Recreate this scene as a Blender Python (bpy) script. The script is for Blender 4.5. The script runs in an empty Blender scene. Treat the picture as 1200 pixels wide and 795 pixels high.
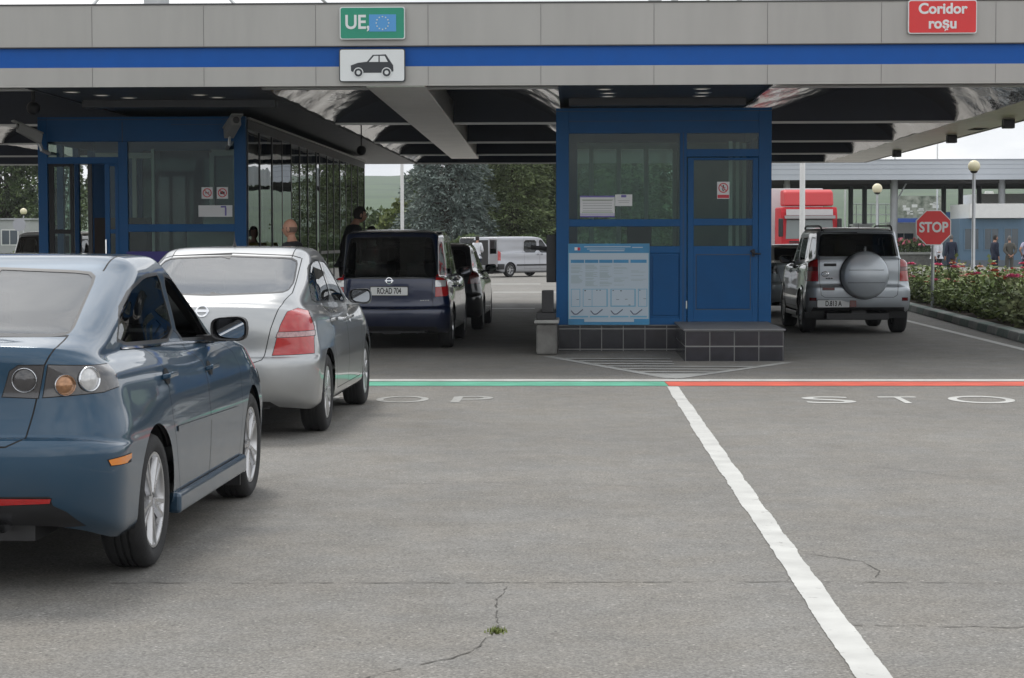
import bpy, bmesh, math, random
import numpy as np
from mathutils import Vector, Matrix
from mathutils.bvhtree import BVHTree
from mathutils import noise as mnoise
S = bpy.context.scene
COL = S.collection
R = math.radians
random.seed(7)
# ------------------------------------------------------------------ camera
cd = bpy.data.cameras.new('camera'); cam = bpy.data.objects.new('camera', cd); COL.objects.link(cam)
cd.sensor_width = 36.0; cd.lens = 72.0; cd.clip_start = 0.1; cd.clip_end = 6000
PITCH = math.atan(116.5/2400); YAW = math.atan(74/2400*math.cos(PITCH))
cam.location = (0, 0, 1.55); cam.rotation_euler = (Matrix.Rotation(YAW, 3, 'Z') @ Matrix.Rotation(math.pi/2-PITCH, 3, 'X') @ Matrix.Rotation(-.002, 3, 'Z')).to_euler()
S.camera = cam
# ------------------------------------------------------------------ sky, sun, exposure
SUN_EL, SUN_AZ = R(58), R(-22)       # azimuth measured from +Y towards +X
W = bpy.data.worlds.new('World'); S.world = W; W.use_nodes = True
nt = W.node_tree; nt.nodes.clear()
N = nt.nodes.new; LK = nt.links.new
out = N('ShaderNodeOutputWorld'); bg = N('ShaderNodeBackground'); sky = N('ShaderNodeTexSky')
sky.sky_type = 'NISHITA'; sky.sun_disc = False; sky.sun_elevation = SUN_EL; sky.sun_rotation = SUN_AZ
sky.air_density = 1.2; sky.dust_density = 4.0; sky.ozone_density = 1.0
tc = N('ShaderNodeTexCoord'); mp = N('ShaderNodeMapping'); mp.inputs['Scale'].default_value = (1.0, 1.0, 3.0)
nz = N('ShaderNodeTexNoise'); nz.inputs['Scale'].default_value = 2.6; nz.inputs['Detail'].default_value = 7; nz.inputs['Roughness'].default_value = .58
LK(tc.outputs['Generated'], mp.inputs['Vector']); LK(mp.outputs[0], nz.inputs['Vector'])
cr = N('ShaderNodeValToRGB'); cr.color_ramp.elements[0].position = .34; cr.color_ramp.elements[0].color = (5.9, 6.4, 7.1, 1)
cr.color_ramp.elements[1].position = .62; cr.color_ramp.elements[1].color = (12.8, 12.8, 12.7, 1)
LK(nz.outputs['Fac'], cr.inputs['Fac'])
mx = N('ShaderNodeMixRGB'); mx.inputs['Fac'].default_value = .90
LK(sky.outputs[0], mx.inputs['Color1']); LK(cr.outputs[0], mx.inputs['Color2'])
LK(mx.outputs[0], bg.inputs['Color']); bg.inputs['Strength'].default_value = .085
LK(bg.outputs[0], out.inputs[0])
sl = bpy.data.lights.new('sun', 'SUN'); sl.energy = 1.1; sl.angle = R(14); sl.color = (1.0, .965, .91)
so = bpy.data.objects.new('sun', sl); COL.objects.link(so); so.location = (0, 0, 60)
sd = Vector((math.sin(SUN_AZ)*math.cos(SUN_EL), math.cos(SUN_AZ)*math.cos(SUN_EL), math.sin(SUN_EL)))
so.rotation_euler = sd.to_track_quat('Z', 'Y').to_euler()
S.view_settings.view_transform = 'Standard'; S.view_settings.look = 'None'
S.view_settings.exposure = 0.52; S.view_settings.gamma = 1.0; S.view_settings.use_curve_mapping = False
S.render.engine = 'CYCLES'
try:
    S.cycles.max_bounces = 8; S.cycles.transparent_max_bounces = 24; S.cycles.glossy_bounces = 4; S.cycles.diffuse_bounces = 3
    S.cycles.volume_bounces = 0; S.cycles.caustics_reflective = False; S.cycles.caustics_refractive = False
except Exception: pass

# ------------------------------------------------------------------ materials
MATS = {}
def mat(name, col, rough=.5, metal=0., coat=0., var=0., vscale=4., bump=0., bscale=60., spec=.5, emit=None, two=None, island=0., stretch=None):
    if name in MATS: return MATS[name]
    m = bpy.data.materials.new(name); MATS[name] = m; m.use_nodes = True
    t = m.node_tree; b = t.nodes['Principled BSDF']; n = t.nodes.new; l = t.links.new
    b.inputs['Base Color'].default_value = (*col, 1); b.inputs['Roughness'].default_value = rough
    b.inputs['Metallic'].default_value = metal; b.inputs['Coat Weight'].default_value = coat
    b.inputs['Coat Roughness'].default_value = .03; b.inputs['Specular IOR Level'].default_value = spec
    if emit:
        b.inputs['Emission Color'].default_value = (*emit[0], 1); b.inputs['Emission Strength'].default_value = emit[1]
    co = n('ShaderNodeTexCoord'); src = co.outputs['Object']
    if stretch:
        mp = n('ShaderNodeMapping'); mp.inputs['Scale'].default_value = stretch; l(src, mp.inputs['Vector']); src = mp.outputs[0]
    if var > 0 or two or island > 0:
        z = n('ShaderNodeTexNoise'); z.inputs['Scale'].default_value = vscale; z.inputs['Detail'].default_value = 6; z.inputs['Roughness'].default_value = .6
        l(src, z.inputs['Vector'])
        r = n('ShaderNodeValToRGB'); r.color_ramp.elements[0].position = .3; r.color_ramp.elements[1].position = .7
        lo = two if two else tuple(c*(1-var) for c in col); hi = col if two else tuple(min(1, c*(1+var)) for c in col)
        r.color_ramp.elements[0].color = (*lo, 1); r.color_ramp.elements[1].color = (*hi, 1)
        l(z.outputs['Fac'], r.inputs['Fac']); cur = r.outputs[0]
        if island > 0:
            g = n('ShaderNodeNewGeometry'); mr = n('ShaderNodeMapRange'); mr.inputs['To Min'].default_value = 1-island; mr.inputs['To Max'].default_value = 1+island
            l(g.outputs['Random Per Island'], mr.inputs['Value'])
            vm = n('ShaderNodeVectorMath'); vm.operation = 'SCALE'; l(cur, vm.inputs[0]); l(mr.outputs[0], vm.inputs['Scale']); cur = vm.outputs[0]
        l(cur, b.inputs['Base Color'])
        mr2 = n('ShaderNodeMapRange'); mr2.inputs['To Min'].default_value = max(.02, rough*.85); mr2.inputs['To Max'].default_value = min(1, rough*1.15)
        l(z.outputs['Fac'], mr2.inputs['Value']); l(mr2.outputs[0], b.inputs['Roughness'])
    if bump > 0:
        z2 = n('ShaderNodeTexNoise'); z2.inputs['Scale'].default_value = bscale; z2.inputs['Detail'].default_value = 4
        l(src, z2.inputs['Vector']); bp = n('ShaderNodeBump'); bp.inputs['Strength'].default_value = bump; bp.inputs['Distance'].default_value = .02
        l(z2.outputs['Fac'], bp.inputs['Height']); l(bp.outputs[0], b.inputs['Normal'])
    return m
def glass(name, tint, refl_rough=.0, ior=1.55, wav=0.):
    """pane: tinted see-through plus mirror reflection by Fresnel"""
    if name in MATS: return MATS[name]
    m = bpy.data.materials.new(name); MATS[name] = m; m.use_nodes = True
    t = m.node_tree; t.nodes.clear(); n = t.nodes.new; l = t.links.new
    o = n('ShaderNodeOutputMaterial'); mixs = n('ShaderNodeMixShader'); tr = n('ShaderNodeBsdfTransparent'); gl = n('ShaderNodeBsdfGlossy')
    tr.inputs[0].default_value = (*tint, 1); gl.inputs['Roughness'].default_value = refl_rough; gl.inputs['Color'].default_value = (.96, .98, 1, 1)
    fr = n('ShaderNodeFresnel'); fr.inputs['IOR'].default_value = ior
    l(fr.outputs[0], mixs.inputs[0]); l(tr.outputs[0], mixs.inputs[1]); l(gl.outputs[0], mixs.inputs[2]); l(mixs.outputs[0], o.inputs[0])
    if wav > 0:
        co = n('ShaderNodeTexCoord'); z2 = n('ShaderNodeTexNoise'); z2.inputs['Scale'].default_value = 1.3; z2.inputs['Detail'].default_value = 1
        l(co.outputs['Object'], z2.inputs['Vector']); bp = n('ShaderNodeBump'); bp.inputs['Strength'].default_value = wav; bp.inputs['Distance'].default_value = .05
        l(z2.outputs['Fac'], bp.inputs['Height']); l(bp.outputs[0], gl.inputs['Normal']); l(bp.outputs[0], fr.inputs['Normal'])
    return m
def paint(name, col, metal=.55, rough=.32):
    """car paint: metallic flake under a clear coat with a film of road dust"""
    if name in MATS: return MATS[name]
    m = mat(name, col, rough, metal, coat=1.0, var=.04, vscale=1.5)
    t = m.node_tree; b = t.nodes['Principled BSDF']; n = t.nodes.new; l = t.links.new
    co = n('ShaderNodeTexCoord'); z = n('ShaderNodeTexNoise'); z.inputs['Scale'].default_value = 7; z.inputs['Detail'].default_value = 8
    l(co.outputs['Object'], z.inputs['Vector'])
    mr = n('ShaderNodeMapRange'); mr.inputs['From Min'].default_value = .4; mr.inputs['From Max'].default_value = .8; mr.inputs['To Min'].default_value = .0; mr.inputs['To Max'].default_value = .07
    l(z.outputs['Fac'], mr.inputs['Value']); l(mr.outputs[0], b.inputs['Coat Roughness'])
    # dust that thickens on the low panels
    sx = n('ShaderNodeSeparateXYZ'); l(co.outputs['Object'], sx.inputs[0])
    mh = n('ShaderNodeMapRange'); mh.inputs['From Min'].default_value = .75; mh.inputs['From Max'].default_value = .2; mh.inputs['To Min'].default_value = 0; mh.inputs['To Max'].default_value = .30
    l(sx.outputs['Z'], mh.inputs['Value'])
    mu = n('ShaderNodeMath'); mu.operation = 'MULTIPLY'; l(mh.outputs[0], mu.inputs[0]); l(z.outputs['Fac'], mu.inputs[1])
    src = b.inputs['Base Color'].links[0].from_socket
    mc = n('ShaderNodeMixRGB'); mc.inputs['Color2'].default_value = (.16, .15, .135, 1); l(mu.outputs[0], mc.inputs['Fac']); l(src, mc.inputs['Color1']); l(mc.outputs[0], b.inputs['Base Color'])
    return m

M_black = mat('black_plastic', (.018, .018, .02), .45, var=.2)
M_trim = mat('window_rubber', (.012, .012, .013), .35)
M_seam = mat('panel_gap', (.008, .008, .009), .8)
M_tyre = mat('tyre_rubber', (.022, .022, .023), .82, var=.25, vscale=9, bump=.2, bscale=90)
M_alloy = mat('alloy_wheel', (.55, .55, .56), .28, .85, var=.08)
M_disc = mat('brake_disc', (.09, .085, .08), .5, .7, var=.3)
M_chrome = mat('chrome', (.75, .76, .78), .08, 1.)
M_steel = mat('galvanised_steel', (.42, .43, .44), .42, .8, var=.12, vscale=6)
M_int = mat('car_interior', (.03, .03, .032), .8, var=.3)
M_cloth = mat('seat_cloth', (.045, .045, .05), .9, var=.3, vscale=20)
M_redlens = mat('red_lens', (.42, .012, .012), .12, coat=1., var=.1, vscale=30)
M_darkred = mat('dark_red_lens', (.14, .008, .01), .15, coat=1.)
M_clearlens = mat('clear_lens', (.62, .62, .62), .15, .3, coat=1., var=.15, vscale=40)
M_pinklens = mat('pale_pink_lens', (.40, .24, .24), .15, .2, coat=1., var=.3, vscale=50)
M_amber = mat('amber_lens', (.75, .24, .03), .2, coat=.6)
M_smoke = mat('smoked_lens', (.055, .052, .055), .1, coat=1., var=.2)
M_mirror = mat('mirror_glass', (.50, .52, .55), .02, 1.)
M_plate = mat('plate_white', (.72, .73, .72), .4, var=.05)
M_ink = mat('black_ink', (.015, .015, .015), .5)
M_white = mat('white_paint', (.72, .72, .70), .5, var=.06)
M_whitem = mat('white_enamel', (.78, .78, .77), .35, var=.04)
G_car = glass('car_glass', (.42, .46, .45), 0, 1.6)
G_rear = glass('rear_glass', (.50, .54, .53), .0, 2.0); G_bright = glass('green_rear_glass', (.42, .50, .46), .0, 2.9); G_smoke = glass('smoked_rear_glass', (.30, .32, .32), 0, 1.55)
G_tint = glass('tinted_car_glass', (.10, .11, .11), 0, 1.6)
G_booth = glass('booth_glass', (.68, .78, .74), 0, 1.32)
G_mirrorwall = glass('mirror_coated_glass', (.16, .18, .18), 0, 3.0, .05)

# ------------------------------------------------------------------ mesh helpers
def setp(o, label=None, cat=None, group=None, kind=None):
    if label: o['label'] = label
    if cat: o['category'] = cat
    if group: o['group'] = group
    if kind: o['kind'] = kind
    return o
def thing(name, label, cat, loc=(0, 0, 0), rz=0., group=None, kind=None, parent=None):
    o = bpy.data.objects.new(name, None); COL.objects.link(o); o.empty_display_size = .2
    o.location = loc; o.rotation_euler = (0, 0, rz); return setp(o, label, cat, group, kind)
def wl(o):
    v = Vector((0, 0, 0))
    while o is not None: v += o.location; o = o.parent
    return v
def link(name, me, parent=None):
    o = bpy.data.objects.new(name, me); COL.objects.link(o)
    if parent is not None: o.parent = parent
    return o
class MB:
    def __init__(s): s.v = []; s.f = []; s.m = []
    def add(s, vs, fs, mi=0):
        k = len(s.v); s.v += [tuple(p) for p in vs]; s.f += [tuple(i+k for i in f) for f in fs]; s.m += [mi]*len(fs); return s
    def box(s, x0, x1, y0, y1, z0, z1, mi=0):
        vs = [(x, y, z) for z in (z0, z1) for y in (y0, y1) for x in (x0, x1)]
        return s.add(vs, [(0, 2, 3, 1), (4, 5, 7, 6), (0, 1, 5, 4), (2, 6, 7, 3), (0, 4, 6, 2), (1, 3, 7, 5)], mi)
    def obox(s, c, ax, ay, az, mi=0):
        """box from centre and three half-axis vectors"""
        c, ax, ay, az = map(Vector, (c, ax, ay, az))
        vs = [c+ax*i+ay*j+az*k for k in (-1, 1) for j in (-1, 1) for i in (-1, 1)]
        return s.add(vs, [(0, 2, 3, 1), (4, 5, 7, 6), (0, 1, 5, 4), (2, 6, 7, 3), (0, 4, 6, 2), (1, 3, 7, 5)], mi)
    def tube(s, pts, rad, seg=8, mi=0, cap=True):
        pts = [Vector(p) for p in pts]; n = len(pts)
        if not hasattr(rad, '__len__'): rad = [rad]*n
        rings = []
        for i, p in enumerate(pts):
            d = (pts[min(i+1, n-1)]-pts[max(i-1, 0)])
            d = d.normalized() if d.length > 1e-9 else Vector((0, 0, 1))
            a = d.cross(Vector((0, 0, 1)) if abs(d.z) < .9 else Vector((1, 0, 0))).normalized(); b = d.cross(a)
            rings.append([p+(a*math.cos(2*math.pi*k/seg)+b*math.sin(2*math.pi*k/seg))*rad[i] for k in range(seg)])
        vs = [q for r_ in rings for q in r_]; fs = []
        for i in range(n-1):
            for k in range(seg):
                k2 = (k+1) % seg; fs.append((i*seg+k, (i+1)*seg+k, (i+1)*seg+k2, i*seg+k2))
        if cap: fs += [tuple(range(seg)), tuple((n-1)*seg+k for k in reversed(range(seg)))]
        return s.add(vs, fs, mi)
    def lathe(s, prof, org=(0, 0, 0), axis='z', seg=24, mi=0, mis=None, close=False):
        """prof: list of (radius, height along the axis)"""
        n = len(prof); vs = []
        for r_, h in prof:
            for k in range(seg):
                a = 2*math.pi*k/seg; c, d = r_*math.cos(a), r_*math.sin(a)
                v = {'z': (c, d, h), 'x': (h, c, d), 'y': (d, h, c)}[axis]
                vs.append((v[0]+org[0], v[1]+org[1], v[2]+org[2]))
        k0 = len(s.v); s.v += vs
        for i in range(n-1):
            for k in range(seg):
                k2 = (k+1) % seg; s.f.append((k0+i*seg+k, k0+i*seg+k2, k0+(i+1)*seg+k2, k0+(i+1)*seg+k)); s.m.append(mis[i] if mis else mi)
        if close:
            s.f.append(tuple(k0+k for k in reversed(range(seg)))); s.m.append(mis[0] if mis else mi)
            s.f.append(tuple(k0+(n-1)*seg+k for k in range(seg))); s.m.append(mis[-1] if mis else mi)
        return s
    def prism(s, poly, plane, d0, d1, mi=0):
        """closed polygon in plane ('xz','yz','xy') pulled from d0 to d1 along the third axis"""
        def P(a, b, d): return {'xz': (a, d, b), 'yz': (d, a, b), 'xy': (a, b, d)}[plane]
        n = len(poly); vs = [P(a, b, d0) for a, b in poly]+[P(a, b, d1) for a, b in poly]
        ar = sum(poly[i][0]*poly[(i+1) % n][1]-poly[(i+1) % n][0]*poly[i][1] for i in range(n))
        fs = [tuple(range(n)), tuple(reversed(range(n, 2*n)))]+[(i, i+n, (i+1) % n+n, (i+1) % n) for i in range(n)]
        flip = (ar > 0) == (plane in ('xy', 'yz'))
        if d1 < d0: flip = not flip
        if flip: fs = [tuple(reversed(f)) for f in fs]
        return s.add(vs, fs, mi)
    def sphere(s, c, r, seg=14, mi=0, sc=(1, 1, 1)):
        pr = [(math.sin(math.pi*i/(seg//2+2))*r, -math.cos(math.pi*i/(seg//2+2))*r) for i in range(seg//2+3)]
        k = len(s.v); s.lathe([(max(a, 1e-4), b) for a, b in pr], (0, 0, 0), 'z', seg, mi)
        for i in range(k, len(s.v)): s.v[i] = (s.v[i][0]*sc[0]+c[0], s.v[i][1]*sc[1]+c[1], s.v[i][2]*sc[2]+c[2])
        return s
    def build(s, name, mats, parent=None, world=False, smooth=0, bevel=0., seg=2):
        off = wl(parent) if (world and parent is not None) else Vector((0, 0, 0))
        me = bpy.data.meshes.new(name)
        me.from_pydata([(v[0]-off.x, v[1]-off.y, v[2]-off.z) for v in s.v], [], s.f)
        if not isinstance(mats, (list, tuple)): mats = [mats]
        for m in mats: me.materials.append(m)
        me.polygons.foreach_set('material_index', s.m)
        if smooth:
            me.polygons.foreach_set('use_smooth', [True]*len(me.polygons)); me.set_sharp_from_angle(angle=R(smooth))
        me.validate(); me.update()
        o = link(name, me, parent)
        if bevel:
            b = o.modifiers.new('bevel', 'BEVEL'); b.width = bevel; b.segments = seg; b.limit_method = 'ANGLE'; b.angle_limit = R(40)
        return o
def text_mesh(txt, size, bold=0., extrude=.002, align='CENTER', space=1., lsp=1.):
    c = bpy.data.curves.new('lettering', 'FONT'); c.body = txt; c.size = size; c.offset = bold; c.extrude = extrude
    c.align_x = align; c.align_y = 'CENTER'; c.space_character = space; c.space_line = lsp; c.resolution_u = 6
    o = bpy.data.objects.new('lettering', c); COL.objects.link(o)
    dg = bpy.context.evaluated_depsgraph_get(); dg.update()
    me = bpy.data.meshes.new_from_object(o.evaluated_get(dg)); bpy.data.objects.remove(o); bpy.data.curves.remove(c)
    return me
def text(name, txt, size, m, parent, mw, **k):
    """mw: 4x4 matrix (local to the parent) that carries the text plane (x right, y up)"""
    sx = k.pop('sx', 1.)
    me = text_mesh(txt, size, **k); me.transform(mw @ Matrix.Diagonal((sx, 1, 1, 1))); me.materials.clear(); me.materials.append(m)
    return link(name, me, parent)
def facing_front(x, y, z, rz=0):   # text plane standing up and read from -Y
    return Matrix.Translation((x, y, z)) @ Matrix.Rotation(rz, 4, 'Z') @ Matrix.Rotation(R(90), 4, 'X')
def rrect(x0, x1, z0, z1, r, n=4):
    p = []
    for cx, cz, a0 in ((x1-r, z1-r, 0), (x0+r, z1-r, 90), (x0+r, z0+r, 180), (x1-r, z0+r, 270)):
        for i in range(n+1): a = R(a0+90*i/n); p.append((cx+r*math.cos(a), cz+r*math.sin(a)))
    return p
def copy_tree(o, parent=None):
    c = o.copy(); COL.objects.link(c)
    if parent is not None: c.parent = parent
    for ch in list(o.children): copy_tree(ch, c)
    return c

# ================================================================== CAR BODIES
def lerp_pts(pts, y):
    if not isinstance(pts, (list, tuple)): return pts
    if y <= pts[0][0]: return pts[0][1]
    for (a, va), (b, vb) in zip(pts, pts[1:]):
        if y <= b:
            t = (y-a)/(b-a); t = t*t*(3-2*t); return va+(vb-va)*t
    return pts[-1][1]
def ring_half(L, nr=12, nc=9, ns=40, nf=10):
    w, yr, yf = L['w'], L['yr'], L['yf']; cr_, cf = L.get('cr', .25), L.get('cf', .3); br, bf = L.get('br', .06), L.get('bf', .15)
    W_ = lambda y: lerp_pts(w, y)
    yb, yb2 = yr+br+cr_, yf-bf-cf; wr, wf = W_(yb), W_(yb2)
    xa, xa2 = max(wr-cr_, wr*.2), max(wf-cf, wf*.2); pts = []
    for i in range(nr):
        x = xa*i/nr; pts.append((x, yr+br*(x/wr)**2))
    def bez(a, c, b, n):
        o = []
        for i in range(n):
            t = i/n; c1 = (a[0]+(c[0]-a[0])*.58, a[1]+(c[1]-a[1])*.58); c2 = (b[0]+(c[0]-b[0])*.58, b[1]+(c[1]-b[1])*.58)
            o.append(tuple((1-t)**3*a[k]+3*(1-t)**2*t*c1[k]+3*(1-t)*t*t*c2[k]+t**3*b[k] for k in (0, 1)))
        return o
    A = (xa, yr+br*(xa/wr)**2); B = (wr, yb); sl_ = 2*br*xa/wr**2
    pts += bez(A, (wr, A[1]+sl_*(wr-xa)), B, nc)
    for i in range(ns):
        y = yb+(yb2-yb)*i/ns; pts.append((W_(y), y))
    A2 = (xa2, yf-bf*(xa2/wf)**2); sl2 = 2*bf*xa2/wf**2
    pts += bez((wf, yb2), (wf, A2[1]-sl2*(wf-xa2)), A2, nc)
    for i in range(nf+1):
        x = xa2*(1-i/nf); pts.append((x, yf-bf*(x/wf)**2))
    return [(x, y, lerp_pts(L['z'], y)) for x, y in pts]
def catmull(P, sub):
    """P: array (K, n, 3) of control rings; centripetal interpolation across K"""
    K = len(P); d = [0.]
    for i in range(K-1): d.append(d[-1]+max(1e-3, float(np.mean(np.linalg.norm(P[i+1]-P[i], axis=1))))**.5)
    Q = np.concatenate([[2*P[0]-P[1]], P, [2*P[-1]-P[-2]]]); T = [d[0]-(d[1]-d[0])]+d+[d[-1]+(d[-1]-d[-2])]
    out_ = []
    for i in range(K-1):
        p0, p1, p2, p3 = Q[i:i+4]; t0, t1, t2, t3 = T[i:i+4]
        for s_ in range(sub):
            t = t1+(t2-t1)*s_/sub
            a1 = (t1-t)/(t1-t0)*p0+(t-t0)/(t1-t0)*p1; a2 = (t2-t)/(t2-t1)*p1+(t-t1)/(t2-t1)*p2; a3 = (t3-t)/(t3-t2)*p2+(t-t2)/(t3-t2)*p3
            b1 = (t2-t)/(t2-t0)*a1+(t-t0)/(t2-t0)*a2; b2 = (t3-t)/(t3-t1)*a2+(t-t1)/(t3-t1)*a3
            out_.append((t2-t)/(t2-t1)*b1+(t-t1)/(t2-t1)*b2)
    out_.append(P[-1]); return np.array(out_)
def offset_poly(poly, d):
    """shrinks (d>0) a polygon inwards"""
    n = len(poly); ar = sum(poly[i][0]*poly[(i+1) % n][1]-poly[(i+1) % n][0]*poly[i][1] for i in range(n)); sgn = 1 if ar > 0 else -1
    o = []
    for i in range(n):
        a, b, c = Vector(poly[i-1]), Vector(poly[i]), Vector(poly[(i+1) % n])
        e1, e2 = (b-a).normalized(), (c-b).normalized(); n1 = Vector((-e1.y, e1.x))*sgn; n2 = Vector((-e2.y, e2.x))*sgn
        m = (n1+n2); m = m.normalized() if m.length > 1e-6 else n1
        k = min(2.5, 1/max(.2, m.dot(n1))); o.append(tuple(b+m*d*k))
    return o
def smooth_poly(poly, it=2):
    """rounds the corners of a polygon a little (Chaikin with a small cut)"""
    for _ in range(it):
        o = []
        for i in range(len(poly)):
            a, b = poly[i], poly[(i+1) % len(poly)]
            o += [(a[0]*.85+b[0]*.15, a[1]*.85+b[1]*.15), (a[0]*.15+b[0]*.85, a[1]*.15+b[1]*.85)]
        poly = o
    return poly
def in_poly(x, y, poly):
    c = False; j = len(poly)-1
    for i in range(len(poly)):
        xi, yi = poly[i]; xj, yj = poly[j]
        if (yi > y) != (yj > y) and x < (xj-xi)*(y-yi)/(yj-yi)+xi: c = not c
        j = i
    return c
PROJ = {'side': (1, 2, 0), 'rear': (0, 2, 1), 'top': (0, 1, 2)}
class Shell:
    def __init__(s, layers, sub=4, ns=44):
        P = np.array([ring_half(L, ns=ns) for L in layers]); G = catmull(P, sub); s.bm = bmesh.new(); bm = s.bm
        s.reg = bm.faces.layers.int.new('reg'); n = G.shape[1]; rows = []
        for row in G:
            right = [bm.verts.new((max(0., p[0]), p[1], p[2])) for p in row]
            left = [bm.verts.new((-max(0., p[0]), p[1], p[2])) for p in row[1:-1]]
            rows.append(right+left[::-1])
        m = len(rows[0])
        for a, b in zip(rows, rows[1:]):
            for j in range(m):
                try: bm.faces.new((a[j], a[(j+1) % m], b[(j+1) % m], b[j]))
                except ValueError: pass
        bmesh.ops.remove_doubles(bm, verts=bm.verts[:], dist=.0008)
        for f in bm.faces: f.smooth = True
        bm.normal_update(); s.names = {0: None}; s.tree = BVHTree.FromBMesh(bm)
    def cut(s, poly, view, rid, sign=0, pred=None, only=None):
        """cut the polygon out of the skin and give its faces the id rid; sign limits to x>0 / x<0, only = ids it may take over"""
        bm = s.bm; a, b, c = PROJ[view]; us = [p[0] for p in poly]; vs = [p[1] for p in poly]
        U0, U1, V0, V1 = min(us), max(us), min(vs), max(vs)
        def ok(f, ctr):
            if sign and ctr.x*sign < 0: return False
            if only is not None and f[s.reg] not in only: return False
            return pred(ctr, f.normal) if pred else True
        def boxhit(f, u0, u1, v0, v1):
            fu = [v.co[a] for v in f.verts]; fv = [v.co[b] for v in f.verts]
            return max(fu) >= u0 and min(fu) <= u1 and max(fv) >= v0 and min(fv) <= v1
        cand = set(f for f in bm.faces if boxhit(f, U0, U1, V0, V1) and ok(f, f.calc_center_median()))
        n = len(poly)
        for i in range(n):
            p, q = poly[i], poly[(i+1) % n]; e = 1e-4
            u0, u1, v0, v1 = min(p[0], q[0])-e, max(p[0], q[0])+e, min(p[1], q[1])-e, max(p[1], q[1])+e
            sel = [f for f in cand if f.is_valid and boxhit(f, u0, u1, v0, v1)]
            if not sel: continue
            co = [0, 0, 0]; co[a], co[b] = p; no = [0, 0, 0]; no[a], no[b] = q[1]-p[1], -(q[0]-p[0])
            if no[a]**2+no[b]**2 < 1e-12: continue
            geom = sel+list({e_ for f in sel for e_ in f.edges})+list({v for f in sel for v in f.verts})
            r = bmesh.ops.bisect_plane(bm, geom=geom, plane_co=co, plane_no=no, dist=1e-5)
            cand = set(f for f in cand if f.is_valid) | set(g for g in r['geom'] if isinstance(g, bmesh.types.BMFace)) 
        hit = []
        for f in cand:
            if not f.is_valid: continue
            ctr = f.calc_center_median()
            if in_poly(ctr[a], ctr[b], poly) and ok(f, ctr): f[s.reg] = rid; hit.append(f)
        return hit
    def drop(s, rid):
        fs = [f for f in s.bm.faces if f[s.reg] == rid]; bmesh.ops.delete(s.bm, geom=fs, context='FACES')
    def hit(s, o, d):
        r = s.tree.ray_cast(Vector(o), Vector(d)); return r[0], r[1]
    def rear(s, x, z): return s.hit((x, -6, z), (0, 1, 0))
    def side(s, y, z, sg=1): return s.hit((4*sg, y, z), (-sg, 0, 0))
    def extract(s, table, root, body_name='body'):
        """table: rid -> (name, materials, parent rid or None, shift along the normal); seam ids stay on the body as slot 1"""
        bm = s.bm; bm.normal_update(); bm.verts.index_update()
        nrm = {v: v.normal.copy() for v in bm.verts}; by = {}
        for f in bm.faces: by.setdefault(f[s.reg], []).append(f)
        objs = {}
        order = sorted(by, key=lambda k: (table[k][2] is not None if k in table else False, k))
        for rid in order:
            if rid not in table: continue
            name, mats, par, sh = table[rid][:4]; slots = table[rid][4] if len(table[rid]) > 4 else {rid: 0}
            fs = []
            for k in slots: fs += [(f, slots[k]) for f in by.get(k, [])]
            idx = {}; vs = []; ns_ = []; fl = []; ml = []
            for f, sl_ in fs:
                ii = []
                for v in f.verts:
                    if v not in idx: idx[v] = len(vs); vs.append(v.co+nrm[v]*sh); ns_.append(nrm[v])
                    ii.append(idx[v])
                fl.append(ii); ml.append(sl_)
            me = bpy.data.meshes.new(name); me.from_pydata([tuple(v) for v in vs], [], fl)
            for m in mats: me.materials.append(m)
            me.polygons.foreach_set('material_index', ml); me.polygons.foreach_set('use_smooth', [True]*len(fl))
            me.normals_split_custom_set_from_vertices([tuple(n_) for n_ in ns_]); me.update()
            objs[rid] = link(name, me, objs.get(par, root) if par is not None else root)
        return objs

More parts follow.
